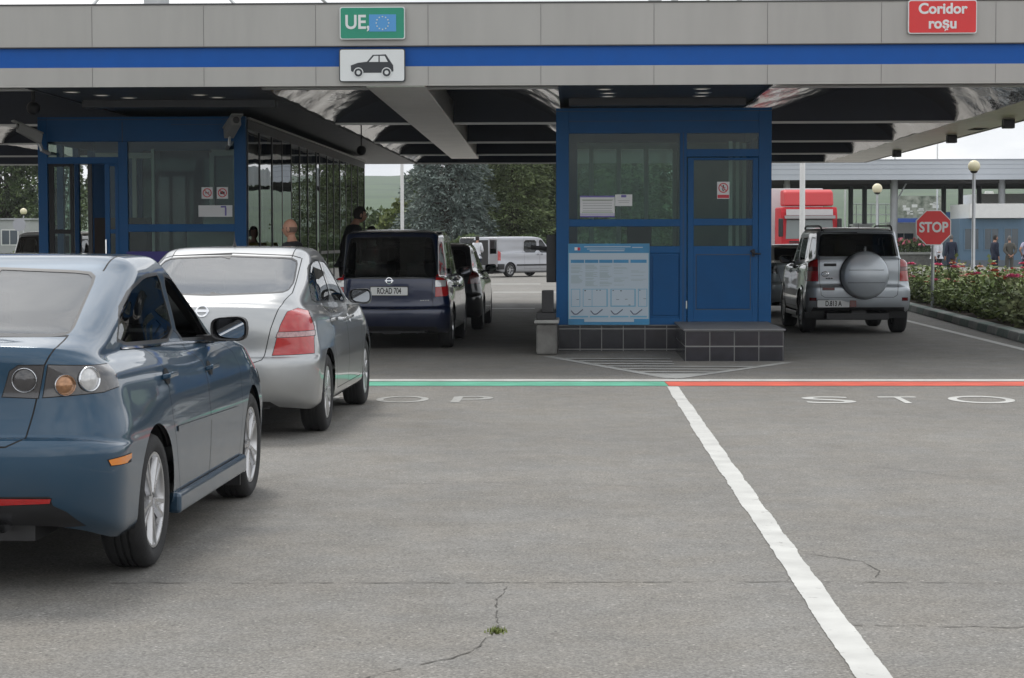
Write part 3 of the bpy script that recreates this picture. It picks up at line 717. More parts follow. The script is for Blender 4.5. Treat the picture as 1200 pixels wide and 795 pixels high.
# cracks
M_crack = mat('crack_dark', (.085, .080, .072), .95, var=.3)  # dark tone of the flat crack ribbons
def crack(pts, w, seed, jag=.02):
    random.seed(seed); P = []
    for (a, b_) in zip(pts, pts[1:]):
        a, b_ = Vector(a), Vector(b_); n = max(2, int((b_-a).length/.05))
        for i in range(n): P.append(a.lerp(b_, i/n)+Vector((random.uniform(-jag, jag)*.4, random.uniform(-jag, jag))))
    b = MB(); n = len(P); ww = [w*.55*random.uniform(.1, 1.) for _ in P]
    for i in range(n-1):
        if random.random() < .12: continue
        d = (P[i+1]-P[i]).normalized(); q = Vector((-d.y, d.x)); r0, r1 = q*ww[i], q*ww[i+1]
        b.add([(*(P[i]-r0), .003), (*(P[i+1]-r1), .003), (*(P[i+1]+r1), .003), (*(P[i]+r0), .003)], [(0, 1, 2, 3)])
    struct('pavement_crack', b, M_crack)
crack([(-2.3, 9.14), (-.44, 9.18), (.9, 9.24), (2.2, 9.20)], .011, 1, .012); crack([(1.0, 8.2), (2.4, 8.13)], .010, 2, .014)
crack([(1.16, 10.05), (1.37, 9.85), (1.42, 9.55), (1.36, 9.3)], .009, 3); crack([(-.30, 9.1), (-.34, 8.7), (-.31, 8.05), (-.4, 7.6), (-.72, 7.2), (-1.0, 6.6)], .009, 4)
crack([(-1.2, 12.9), (-.2, 13.05), (.6, 12.7)], .006, 5); crack([(2.0, 14), (2.6, 13.2), (3.4, 13.0)], .006, 6)
gt = MB(); random.seed(5)
for k in range(120):
    x, y = -.31+random.gauss(0, .016), 8.03+random.gauss(0, .022); a = random.random()*6.28; h = random.uniform(.006, .022)
    dx, dy = math.cos(a)*.004, math.sin(a)*.004; gt.add([(x-dx, y-dy, 0), (x+dx, y+dy, 0), (x+dy*4*random.random(), y-dx*4, h)], [(0, 1, 2)])
setp(gt.build('grass_tuft', mat('tuft_green', (.12, .15, .03), .8)), kind='stuff', label='tiny tuft of green grass in the asphalt crack', cat='grass')

# ================================================================== CANOPY OVER THE LANES
M_fascia = mat('grey_cladding_panel', (.375, .365, .345), .42, .15, var=.085, vscale=2.2, stretch=(1, 1, .16))
M_bluestripe = mat('blue_stripe', (.004, .085, .36), .45, var=.05, spec=.25)
M_navy = mat('navy_soffit', (.010, .020, .046), .35, var=.15, vscale=1.5)
M_darkpanel = mat('dark_soffit_panel', (.040, .042, .048), .42, var=.12)
M_vault = mat('mirror_ceiling', (.66, .64, .62), .10, 1., bump=1.0, bscale=3.5, stretch=(1.5, .35, 1.))
M_trimsilver = mat('silver_trim', (.50, .50, .49), .3, .8)
M_box = mat('light_duct', (.80, .78, .74), .34, .6, var=.10, vscale=1.2, bump=.25, bscale=3)
M_joint = mat('joint_gap', (.08, .08, .08), .9); M_jointl = mat('cladding_joint', (.17, .165, .16), .9)
CY0, CY1 = 25.5, 52.0; CX0, CX1 = -16.0, 7.35; ZB = 3.47
can = thing('entry_canopy', 'long grey canopy with a blue stripe roofing the border lanes', 'canopy', (0, 38, 0))
m = MB()
m.box(CX0, CX1, CY0, CY0+.06, 3.95, 4.47); m.box(CX0, CX1, CY0, CY0+.06, ZB-.01, 3.70); m.box(CX0, CX1, CY1-.06, CY1, ZB, 4.47)
m.box(CX1-.06, CX1, CY0+.06, CY1-.06, ZB, 4.47); m.box(CX0, CX0+.06, CY0+.06, CY1-.06, ZB, 4.47); m.box(CX0+.06, CX1-.06, CY0+.06, CY1-.06, 4.22, 4.30)
m.build('fascia', M_fascia, can, True)
m = MB(); m.box(CX0, CX1, CY0+.035, CY0+.075, 3.70, 3.95); m.build('blue_band', M_bluestripe, can, True)
m = MB(); m.box(CX0, CX1, CY0-.012, CY0+.03, 3.945, 3.957); m.box(CX0, CX1, CY0-.01, CY0+.08, 4.47, 4.49); m.build('drip_edge', M_joint, can, True)
m = MB()
for px in range(-12, 13):
    x = (108-674+131.6*px)*CY0/2400
    if CX0 < x < CX1: m.box(x-.003, x+.003, CY0-.0025, CY0+.01, 3.957, 4.46); m.box(x-.003, x+.003, CY0-.0025, CY0+.01, ZB-.008, 3.698)
m.build('panel_joint', M_jointl, can, True)
strips = [(-6.85, -4.0), (-.18, 2.42)]; vaults = [(CX0+.06, -6.85), (-4.0, -.18), (2.42, 6.25)]
for a, b_ in strips:
    m = MB(); m.box(a, b_, CY0+.07, CY1-.07, ZB, ZB+.06); m.box(a-.03, a, CY0+.07, CY1-.07, ZB-.02, ZB+.3); m.box(b_, b_+.03, CY0+.07, CY1-.07, ZB-.02, ZB+.3)
    m.build('flat_soffit', M_darkpanel, can, True)
    m = MB(); m.box(a+.1, b_-.1, 28.0, 28.25, ZB-.10, ZB-.001); m.build('soffit_beam', M_darkpanel, can, True)
for a, b_ in vaults:
    ys = [CY0+.10+(CY1-CY0-.2)*k/110 for k in range(111)]; nx = 44; vs = []; fs = []
    sub = [(a, b_)] if b_-a < 6 else [(a, (a+b_)/2), ((a+b_)/2, b_)]
    for (p, q) in sub:
        vs = []; fs = []
        for y in ys:
            for i in range(nx+1):
                t = i/nx; s_ = max(0., math.sin(math.pi*(t**1.75 if abs(a-2.42) < .01 else t))); z = ZB+.0+.62*s_**.85
                z += .030*mnoise.noise(Vector((t*9, y*.9, a)))+.014*mnoise.noise(Vector((t*25, y*2.1, a+5)))
                vs.append((p+(q-p)*t, y, z))
        for j in range(len(ys)-1):
            for i in range(nx): k = j*(nx+1)+i; fs.append((k, k+nx+1, k+nx+2, k+1))
        MB().add(vs, fs).build('mirror_vault', M_vault, can, True, smooth=60)
    for y in (26.0, 34.0, 40.6, 46.5, 51.7):
        m = MB(); m.box(a+.01, b_-.01, y, y+.10, ZB+.02, 4.18); m.build('cross_beam', M_navy, can, True)
        m = MB(); m.box(a+.01, b_-.01, y-.015, y+.115, ZB-.012, ZB+.018); m.build('beam_trim', M_trimsilver, can, True)
def prism_run(name, q0, q1, y0, y1, z0, z1, m_):
    m = MB(); vs = [(q0[0], y0, z0), (q0[1], y0, z0), (q0[1], y0, z1), (q0[0], y0, z1), (q1[0], y1, z0), (q1[1], y1, z0), (q1[1], y1, z1), (q1[0], y1, z1)]
    m.add(vs, [(0, 1, 2, 3), (7, 6, 5, 4), (0, 4, 5, 1), (1, 5, 6, 2), (2, 6, 7, 3), (3, 7, 4, 0)]); m.build(name, m_, can, True, bevel=.01)
prism_run('duct', (-2.60, -1.86), (-2.90, -2.26), CY0+.065, 48.2, ZB-.022, ZB+.36, M_box)
prism_run('duct', (6.28, 7.27), (6.28, 7.27), CY0+.065, CY1-.07, ZB+.004, ZB+.42, M_box)
m = MB()
for y in (29, 33.5, 38.5, 45): m.box(6.92, 7.1, y-.09, y+.09, ZB-.14, ZB+.002)
m.build('floodlight', M_black, can, True, bevel=.01)
m = MB(); random.seed(8)
for y in (28, 30, 36): 
    for k in range(3): m.box(6.95, 7.2, y+k*.25, y+k*.25+.12, ZB-.004, ZB+.002)
m.build('vent_slot', M_joint, can, True)
# downlights in the flat soffits
M_lampglow = mat('downlight_lens', (.8, .78, .72), .3, emit=((1, .93, .8), .25))
def downlight(x, y, lab):
    t = thing('downlight', lab, 'ceiling light', (x, y, ZB), group='recessed downlights in the canopy soffit')
    m = MB(); m.lathe([(.085, -.001), (.10, -.012), (.115, -.001)], (0, 0, 0), 'z', 20); m.build('ring', M_trimsilver, t, smooth=40)
    m = MB(); m.lathe([(.001, -.006), (.084, -.006)], (0, 0, 0), 'z', 20); m.build('lens', M_lampglow, t)
L0_ = 'recessed downlight in the dark soffit above the booth with the poster'; L1_ = 'recessed downlight in the dark soffit above the booth with the sliding door'
for x in (.38, 1.62):
    for y in (26.3, 27.0, 27.6): downlight(x+(.06 if y > 26.5 else 0), y, L0_)
for x, y in ((-6.5, 26.4), (-6.25, 27.0), (-6.0, 27.5), (-4.95, 27.0), (-4.8, 27.5)): downlight(x, y, L1_)
# roof masts with stays
def roof_mast(x, y, r, h, lab, stays, cap=0):
    t = thing('roof_mast', lab, 'mast', (x, y, 4.30))
    m = MB(); m.tube([(0, 0, 0), (0, 0, h)], r, 20); m.build('pole', M_steel, t, smooth=40)
    for (dx, dy, hz) in stays:
        m = MB(); m.tube([(0, 0, h*hz), (dx, dy, .05)], .028, 8); m.build('stay', M_steel, t, smooth=40)
    m = MB(); m.lathe([(r*2, 0), (r*2, .03), (r*1.02, .03)], (0, 0, 0), 'z', 20); m.build('base_plate', M_steel, t, smooth=30)
roof_mast(-7.75, 38, .235, 5.5, 'thick steel roof mast with stay rods standing on the canopy', [(-7.2, -2, .75), (-5.4, -2.5, .72), (-1.5, -3, .55), (3.0, -3, .6), (5, 6, .8)])
roof_mast(1.55, 40, .13, 4.2, 'thin steel roof post above the booth with the poster', [(3, 5, .8)]); roof_mast(1.98, 41, .07, 4.2, 'slimmest roof post beside another post on the canopy', []); roof_mast(3.1, 39, .05, 3.4, 'short lone roof post toward the red corridor sign', [])
# signs on the fascia
def xz(px, py, D): return (px-674)*D/2400, 1.55+(281-py)*D/2400
M_signgreen = mat('sign_green', (.012, .26, .16), .35, var=.05); M_signred = mat('sign_red', (.66, .028, .03), .35, var=.05); M_signwhite = mat('sign_white', (.70, .72, .72), .35, var=.03)
M_signblue = mat('flag_blue', (.08, .30, .62), .4); M_star = mat('flag_star', (.75, .75, .55), .5); M_dark = mat('sign_dark', (.03, .034, .04), .5)
def board(name, lab, cat, x0, x1, z0, z1, y, mface, medge, r=.03, th=.03, border=None):
    t = thing(name, lab, cat, ((x0+x1)/2, y, z0)); m = MB(); m.prism(rrect(x0, x1, z0, z1, r), 'xz', y, y+th); m.build('backing', medge, t, True)
    bd = border if border is not None else .012
    m = MB(); m.prism(rrect(x0+bd, x1-bd, z0+bd, z1-bd, r*.8), 'xz', y-.004, y+.002); m.build('face', mface, t, True); return t
y0 = CY0-.06
s = board('lane_sign', 'green sign reading UE with a blue flag of stars, on the grey fascia', 'sign', *(-2.91, -2.10), 4.03, 4.43, y0, M_signgreen, M_signwhite)
o_ = s.location
text('lettering', 'UE,', .24, M_signwhite, s, facing_front(-2.69-o_.x, -.006, 4.235-o_.z), bold=.005, extrude=.002, sx=.92)
m = MB(); m.prism(rrect(-2.545, -2.21, 4.125, 4.335, .004), 'xz', y0-.008, y0-.002); fl = m.build('flag', M_signblue, s, True)
m = MB()
for k in range(12):
    a = k*math.pi/6; cx, cz = -2.378+.078*math.cos(a), 4.23+.078*math.sin(a)
    m.prism([(cx+(.011 if j % 2 == 0 else .005)*math.sin(j*math.pi/5), cz+(.011 if j % 2 == 0 else .005)*math.cos(j*math.pi/5)) for j in range(10)], 'xz', y0-.0105, y0-.007)
m.build('star', M_star, s, True)
s = board('vehicle_sign', 'white sign with a black car pictogram straddling the blue stripe', 'sign', -2.92, -2.10, 3.505, 3.915, y0, M_signwhite, M_dark)
def pic(px, py): return (-2.92+(px-333)*.82/253, 3.915-(py-198)*.41/127)
m = MB(); out_ = [(378, 262), (405, 252), (440, 248), (462, 222), (512, 220), (532, 250), (540, 262), (541, 284), (528, 290), (390, 290), (379, 283)]
m.prism([pic(*p) for p in out_][::-1], 'xz', y0-.008, y0-.003); m.build('car_symbol', M_dark, s, True)
m = MB(); m.prism([pic(*p) for p in [(447, 249), (467, 226), (484, 226), (484, 249)]][::-1], 'xz', y0-.011, y0-.007); m.prism([pic(*p) for p in [(489, 249), (489, 226), (508, 226), (520, 249)]][::-1], 'xz', y0-.011, y0-.007)
for cx in (407, 515):
    c_, d_ = pic(cx, 289); m.lathe([(.001, y0-.012), (.062, y0-.012), (.062, y0-.007)], (c_, 0, d_), 'y', 24)
m.build('symbol_gap', M_signwhite, s, True)
m = MB()
for cx in (407, 515): c_, d_ = pic(cx, 289); m.lathe([(.026, y0-.013), (.026, y0-.016), (.050, y0-.016), (.050, y0-.013)], (c_, 0, d_), 'y', 24)
m.build('symbol_wheel', M_dark, s, True)
s = board('corridor_sign', 'red sign reading Coridor rosu on the grey fascia', 'sign', 4.09, 4.93, 4.065, 4.475, y0, M_signred, M_signwhite)
o_ = s.location
text('lettering', 'Coridor', .178, M_signwhite, s, facing_front(4.51-o_.x, -.006, 4.365-o_.z), bold=.0055, extrude=.002, sx=1.0)
text('lettering', 'ro\u015fu', .178, M_signwhite, s, facing_front(4.51-o_.x, -.006, 4.185-o_.z), bold=.0055, extrude=.002, sx=1.0)
# pendant lamp
t = thing('pendant_lamp', 'small dark ball lamp hanging under the canopy over the queue', 'lamp', (-3.75, 36, 3.12)); m = MB(); m.sphere((0, 0, 0), .085); m.build('globe', M_black, t, smooth=60); m = MB(); m.tube([(0, 0, .08), (0, 0, .55)], .012, 6); m.build('rod', M_black, t)

# ================================================================== BOOTHS
M_bb = mat('booth_blue', (.002, .078, .225), .45, var=.07, vscale=2.5, spec=.28)
M_bbd = mat('booth_blue_panel', (.002, .070, .205), .5, var=.06, vscale=3, spec=.25)
M_tile = mat('black_tile', (.022, .022, .028), .16, var=.3, vscale=6)
M_grout = mat('tile_grout', (.30, .30, .29), .8)
M_stone = mat('step_stone', (.15, .15, .155), .6, var=.1)
M_conc = mat('rough_concrete', (.20, .197, .185), .9, two=(.10, .097, .09), vscale=5, bump=.5, bscale=25)
M_wallin = mat('booth_inner_wall', (.24, .27, .25), .8, var=.08)
M_pvc = mat('pale_window_frame', (.66, .68, .64), .45)
M_paper = mat('white_paper', (.70, .71, .72), .6); M_violet = mat('violet_print', (.16, .13, .40), .6); M_redp = mat('red_print', (.55, .03, .05), .5)
M_chair = mat('office_chair', (.02, .02, .025), .7); M_deskm = mat('desk_wood', (.22, .15, .09), .5, var=.2)
def fx(D, x_at): return lambda px: (px-674)*D/2400
BD = 28.4
X_ = lambda px: (px-674)*BD/2400
Z_ = lambda py: 1.55+(281-py)*BD/2400
def tiles(mb, x0, x1, y, z0, z1, nx, nz, mi=0):
    w = (x1-x0)/nx; h = (z1-z0)/nz; g_ = .006
    for i in range(nx):
        for j in range(nz): mb.box(x0+i*w+g_, x0+(i+1)*w-g_, y-.008, y+.004, z0+j*h+g_, z0+(j+1)*h-g_, mi)
def pane(name, x0, x1, z0, z1, y, par, m_=None):
    mb = MB(); mb.box(x0, x1, y, y+.008, z0, z1); return mb.build(name, m_ or G_booth, par, True)
kb = thing('border_booth', 'blue passport booth on a black tiled base with a poster on its front', 'booth', (1.2, 29.9, 0))
x0, x1, zt, yb = X_(652), X_(903), Z_(128), BD+3.3
zf = Z_(381)
m = MB()   # plinth under the booth and the step block
m.box(x0+.03, x1-.05, BD+.01, yb, 0, zf-.002); m.build('plinth', M_grout, kb, True)
m = MB(); tiles(m, x0+.03, x0+.03+1.80, BD+.01, .03, .31, 6, 1); tiles(m, x0+.03, x0+1.83, BD+.01, .315, zf-.004, 6, 1); tiles(m, x0+.03, x0+1.83, BD+.01, .0, .026, 6, 1); m.build('tile', M_tile, kb, True)
st = thing('booth_step', 'black tiled step block below the booth door', 'step', (2.0, 27.2, 0))
m = MB(); m.box(1.40, 2.64, 26.02, BD-.01, 0, .385); m.build('block', M_grout, st, True)
m = MB(); tiles(m, 1.40, 2.64, 26.02, .0, .19, 4, 1); tiles(m, 1.40, 2.64, 26.02, .195, .385, 4, 1)
for i in range(7):
    for j in range(2): m.box(1.39, 1.402, 26.03+i*.33, 26.03+i*.33+.318, j*.195+.004, j*.195+.186); m.box(2.638, 2.65, 26.03+i*.33, 26.03+i*.33+.318, j*.195+.004, j*.195+.186)
m.build('tile', M_tile, st, True); m = MB(); m.box(1.375, 2.665, 25.995, BD-.008, .388, .412); m.build('top_slab', M_stone, st, True, bevel=.006)
def frame_bar(mb, px0, px1, py0, py1, y0_, y1_): mb.box(X_(px0), X_(px1), y0_, y1_, Z_(py1), Z_(py0))
m = MB()
frame_bar(m, 652, 667, 128, 381, BD, BD+.10); frame_bar(m, 888, 903, 128, 381, BD, BD+.10)
frame_bar(m, 667, 888, 128, 157.5, BD+.004, BD+.10)        # header
frame_bar(m, 796.5, 804.5, 157.5, 381, BD+.002, BD+.10)
frame_bar(m, 667, 796.5, 257.5, 266, BD+.006, BD+.09); frame_bar(m, 667, 796.5, 289, 297, BD+.006, BD+.09); frame_bar(m, 667, 796.5, 373, 381, BD+.006, BD+.09)
frame_bar(m, 804.5, 888, 176, 185, BD+.004, BD+.09); frame_bar(m, 667, 796.5, 297, 373, BD+.03, BD+.08)
m.box(x0, x0+.10, BD+.101, yb, zf, zf+.95); m.box(x1-.10, x1, BD+.101, yb, zf, zf+.95); m.box(x0, x0+.10, BD+.101, yb, Z_(157), zt); m.box(x1-.10, x1, BD+.101, yb, Z_(157), zt)
for sx in (x0, x1-.10):
    for k in range(4): m.box(sx+.001, sx+.099, BD+.101+k*1.03, BD+.2+k*1.03, zf+.951, Z_(157.1))
m.box(x0+.101, x1-.101, yb-.10, yb, zf, zf+.9); m.box(x0+.101, x1-.101, yb-.10, yb, Z_(157), zt-.002); m.box(x0+.101, x0+.3, yb-.10, yb, zf+.9, Z_(157)); m.box(x1-.9, x1-.101, yb-.10, yb, zf+.9, Z_(157))
m.box(x0+.101, x1-.101, BD+.101, yb-.101, zt-.08, zt-.01)
m.build('frame', M_bb, kb, True, bevel=.005)
m = MB(); frame_bar(m, 765, 795, 300, 370, BD+.012, BD+.028); m.build('front_panel', M_bbd, kb, True, bevel=.004)
m = MB(); m.box(x0+.11, x1-.11, BD+.11, yb-.11, zf-.0, zf+.02); m.build('booth_floor', M_int, kb, True)
pane('window_pane', X_(667), X_(796.5), Z_(257.5), Z_(157.5), BD+.045, kb); pane('window_pane', X_(667), X_(796.5), Z_(289), Z_(266), BD+.045, kb); pane('window_pane', X_(804.5), X_(888), Z_(176), Z_(157.5), BD+.045, kb)
for sx in (x0+.045, x1-.055):
    m = MB(); m.box(sx, sx+.008, BD+.11, yb-.11, zf+.95, Z_(157)); m.build('side_window', G_booth, kb, True)
pane('back_window', x0+.3, x1-.9, zf+.9, Z_(157), yb-.05, kb)
m = MB()
for px in (X_(667)+.30, X_(667)+.72, X_(667)+1.14, X_(667)+1.58): m.box(px, px+.07, yb-.16, yb-.102, zf+.9, Z_(160))
m.box(x0+.3, x0+2.0, yb-.161, yb-.103, Z_(164), Z_(156)); m.box(x0+.3, x0+2.0, yb-.161, yb-.103, zf+.88, zf+.96)
m.build('inner_window_frame', M_pvc, kb, True)
m = MB(); m.box(x1-1.15, x1-.12, yb-.60, yb-.12, zf+.02, Z_(158)); m.build('inner_cabinet', M_wallin, kb, True)
m = MB()
for k in range(3): m.box(x1-.55+k*.12, x1-.50+k*.12, BD+.5+.3*k, BD+.56+.3*k, zf+.02, Z_(165))
m.build('inner_post', M_pvc, kb, True)
m = MB(); m.box(x0+.12, x0+1.7, BD+.14, BD+.75, 1.05, 1.09); m.box(x0+.14, x0+.2, BD+.15, BD+.7, zf, 1.05); m.build('desk', M_deskm, kb, True)
m = MB(); m.box(x0+.5, x0+.9, BD+.35, BD+.39, 1.16, 1.42); m.box(x0+.67, x0+.73, BD+.37, BD+.41, 1.09, 1.2); m.box(x0+1.0, x0+1.35, BD+.8, BD+.88, 1.0, 1.75); m.build('monitor', M_chair, kb, True, bevel=.01)
# door
m = MB()
frame_bar(m, 805.5, 812.5, 186, 379, BD-.012, BD+.05); frame_bar(m, 881, 887.5, 186, 379, BD-.012, BD+.05)
frame_bar(m, 812.5, 881, 186, 189, BD-.012, BD+.05); frame_bar(m, 812.5, 881, 257, 265, BD-.011, BD+.05); frame_bar(m, 812.5, 881, 289, 379, BD-.0115, BD+.05)
dr = m.build('door', M_bb, kb, True, bevel=.005)
m = MB(); frame_bar(m, 816, 878, 300, 362, BD-.020, BD-.012); m.build('door_panel', M_bbd, dr, bevel=.004, world=True)
m = MB(); z_ = Z_(299)
for a in ((815, 879, 298.6, 299.4), (815, 879, 362.6, 363.4), (815, 815.7, 299.4, 362.6), (878.3, 879, 299.4, 362.6)): frame_bar(m, *a, BD-.0125, BD-.009)
m.build('panel_groove', M_joint, dr, True)
for a in ((812.5, 881, 189, 257), (812.5, 881, 265, 289)):
    mb = MB(); mb.box(X_(a[0]), X_(a[1]), BD+.015, BD+.022, Z_(a[3]), Z_(a[2])); mb.build('door_window', G_booth, dr, True)
m = MB(); c_ = (X_(880), Z_(297)); m.tube([(c_[0]-.02, BD-.06, c_[1]+.03), (c_[0]+.03, BD-.075, c_[1]-.01), (c_[0]+.12, BD-.07, c_[1]-.015)], .013, 8); m.box(c_[0]+.0, c_[0]+.04, BD-.06, BD-.01, c_[1]-.05, c_[1]+.05)
m.build('door_handle', M_chair, dr, True, smooth=40); m = MB(); m.box(X_(803.6), X_(805), BD-.016, BD+.0, Z_(362), Z_(353)); m.build('hinge', M_pvc, dr, True)
# joint above the glazing
m = MB(); frame_bar(m, 652, 903, 131.5, 132, BD-.003, BD+.002); frame_bar(m, 667, 888, 143, 143.5, BD+.001, BD+.005); frame_bar(m, 800, 800.7, 157, 380, BD-.001, BD+.003); m.build('panel_joint', M_joint, kb, True)
# notices on this booth
def notice(lab, x0_, x1_, z0_, z1_, y, parts, name='notice'):
    t = thing(name, lab, 'notice', ((x0_+x1_)/2, y, z0_)); m = MB(); m.box(x0_, x1_, y-.003, y, z0_, z1_); mats = [M_paper]; 
    pn = m.build('sheet', M_paper, t, True)
    for nm, m_, rects in parts:
        b = MB()
        for (a, c, d, e) in rects: b.box(x0_+(x1_-x0_)*a, x0_+(x1_-x0_)*c, y-.0045, y-.0032, z0_+(z1_-z0_)*d, z0_+(z1_-z0_)*e)
        b.build(nm, m_, t, True)
    return t
yg = BD+.044
M_greyprint = mat('grey_print', (.36, .37, .38), .6); M_greenprint = mat('pale_green_print', (.42, .50, .40), .6)
notice('wide white notice with violet bands taped inside the booth window', X_(680), X_(720.5), Z_(255), Z_(230), yg, [('violet_band', M_violet, [(0, 1, .93, 1), (0, 1, 0, .07), (0, 1, .13, .16)]), ('printed_line', M_greyprint, [(.08, .92, .28+.12*k, .31+.12*k) for k in range(5)]), ('green_band', M_greenprint, [(.05, .95, .2, .25), (.05, .95, .78, .83)])])
notice('small white paper with a blue mark taped beside the wide notice', X_(721), X_(741), Z_(242), Z_(228.5), yg, [('blue_mark', M_violet, [(.35, .65, .75, .95)]), ('printed_line', M_greyprint, [(.15, .85, .45, .49), (.2, .8, .3, .34)])])
def prohib(lab, cx, cz, w, h, y, sym):
    t = thing('prohibition_sticker', lab, 'sticker', (cx, y, cz)); m = MB(); m.box(cx-w/2, cx+w/2, y-.003, y, cz-h/2, cz+h/2); m.build('sheet', M_paper, t, True)
    r = w*.40; zc = cz+(h-w)/2; m = MB(); m.lathe([(r*.80, y-.005), (r, y-.005), (r, y-.003)], (cx, 0, zc), 'y', 28)
    d = Vector((math.cos(R(-45)), 0, math.sin(R(-45)))); q = Vector((d.z, 0, -d.x)); m.obox((cx, y-.0055, zc), d*r*.9, (0, .0006, 0), q*r*.09)
    if h > w*1.15: m.box(cx-w*.46, cx+w*.46, y-.005, y-.003, cz-h*.46, cz-h*.46+(h-w)*.7)
    m.build('red_ring', M_redp, t, True); m = MB(); sym(m, cx, zc, r, y); m.build('symbol', M_ink, t, True)
def sym_walk(m, cx, cz, r, y):
    m.lathe([(.001, y-.0045), (r*.15, y-.0045)], (cx, 0, cz+r*.48), 'y', 12); m.box(cx-r*.14, cx+r*.14, y-.0045, y-.0035, cz-r*.1, cz+r*.32)
    m.obox((cx-r*.14, y-.004, cz-r*.36), (r*.07, 0, r*.02), (0, .0004, 0), (-r*.1, 0, r*.28)); m.obox((cx+r*.14, y-.004, cz-r*.36), (r*.07, 0, 0), (0, .0004, 0), (r*.1, 0, r*.28)); m.obox((cx+r*.25, y-.004, cz+r*.1), (r*.18, 0, -r*.1), (0, .0004, 0), (0, 0, r*.05))
def sym_cig(m, cx, cz, r, y): m.box(cx-r*.5, cx+r*.45, y-.0045, y-.0035, cz-r*.1, cz+r*.08); m.box(cx+r*.35, cx+r*.42, y-.0045, y-.0035, cz+r*.12, cz+r*.4)
def sym_cam(m, cx, cz, r, y): m.box(cx-r*.5, cx+r*.5, y-.0045, y-.0035, cz-r*.3, cz+r*.25); m.box(cx-r*.2, cx+r*.2, y-.0045, y-.0035, cz+r*.25, cz+r*.38)
prohib('white sticker with a red no-pedestrians ring on the booth door', X_(847), Z_(224), .170, .235, BD+.014, sym_walk)
# poster
ps = thing('information_poster', 'large pale blue information poster on the booth front', 'poster', (X_(713.5), BD-.03, Z_(381)))
px0, px1, pz0, pz1 = X_(666), X_(761), Z_(381), Z_(286); M_pl = mat('poster_pale', (.42, .50, .57), .35); M_pb = mat('poster_blue', (.035, .22, .42), .35, var=.15, vscale=3); M_pm = mat('poster_mid_blue', (.14, .36, .52), .4)
PX = lambda u: px0+(px1-px0)*(u-80)/686; PZ = lambda v: pz1-(pz1-pz0)*(v-42)/690
def rects(nm, m_, L, y, par=ps):
    b = MB()
    for (a, c, d, e) in L: b.box(PX(a), PX(c), y, y+.002, PZ(e), PZ(d))
    return b.build(nm, m_, par, True)
m = MB(); m.box(px0, px1, BD-.022, BD-.002, pz0, pz1); m.build('board', M_pm, ps, True)
yp = BD-.0245
rects('white_area', M_pl, [(88, 758, 122, 680)], yp); rects('header_band', M_pb, [(82, 764, 44, 120)], yp); rects('footer_band', M_pb, [(82, 764, 682, 730)], yp)
yp -= .002
rects('column_heading', M_pb, [(102, 215, 178, 205), (222, 335, 178, 205), (342, 455, 178, 205), (462, 590, 178, 205), (606, 742, 178, 205)], yp)
rects('header_text', M_pl, [(215, 608, 64, 72), (620, 710, 70, 78), (262, 555, 98, 106), (240, 560, 84, 90)], yp); rects('crest', M_redp, [(160, 182, 74, 98)], yp); rects('crest_white', M_paper, [(135, 159, 72, 98)], yp)
random.seed(11); L = []
for (a, c) in ((104, 212), (226, 330), (346, 452)):
    v = 222
    while v < 400:
        if random.random() < .75: L.append((a, a+(c-a)*random.uniform(.6, 1), v, v+3))
        v += 8
for (a, c) in ((466, 590), (610, 740)):
    v = 222
    while v < 400:
        if random.random() < .35: L.append((a, a+(c-a)*random.uniform(.5, 1), v, v+2.5))
        v += 10
rects('printed_line', mat('poster_text', (.26, .33, .33), .6), L, yp)
rects('diagram_frame', M_pm, [(104, 182, 425, 430), (104, 109, 430, 572), (104, 182, 572, 577), (177, 182, 430, 572), (204, 414, 425, 430), (204, 209, 430, 572), (204, 414, 572, 577), (404, 414, 430, 572), (280, 284, 430, 572), (438, 650, 425, 430), (438, 446, 430, 572), (438, 650, 568, 577), (640, 650, 430, 568), (670, 748, 425, 430), (670, 676, 430, 572), (670, 748, 572, 577), (742, 748, 430, 572), (100, 250, 655, 668), (262, 420, 655, 668), (436, 590, 655, 668), (600, 745, 655, 668)], yp)
rects('diagram_mark', M_ink, [(218, 230, 436, 444), (318, 328, 434, 440), (345, 355, 434, 440), (455, 466, 436, 442), (520, 532, 438, 446), (680, 690, 434, 440), (150, 172, 514, 517), (250, 272, 514, 517), (485, 510, 514, 517), (560, 582, 512, 515), (715, 738, 508, 511), (590, 606, 560, 565), (245, 252, 688, 696), (430, 446, 686, 696), (305, 310, 688, 696)], yp)
rects('footer_box', M_pl, [(216, 636, 682, 706)], yp-.0004)
b = MB()
for ox in (100, 265, 436, 600):
    pp = [(ox+5, 610), (ox+30, 640), (ox+55, 640), (ox+105, 600)]
    for q0, q1 in zip(pp, pp[1:]): b.tube([(PX(q0[0]), yp, PZ(q0[1])), (PX(q1[0]), yp, PZ(q1[1]))], .007, 5)
b.build('diagram_arrow', mat('diagram_grey', (.13, .14, .2), .5), ps, True)
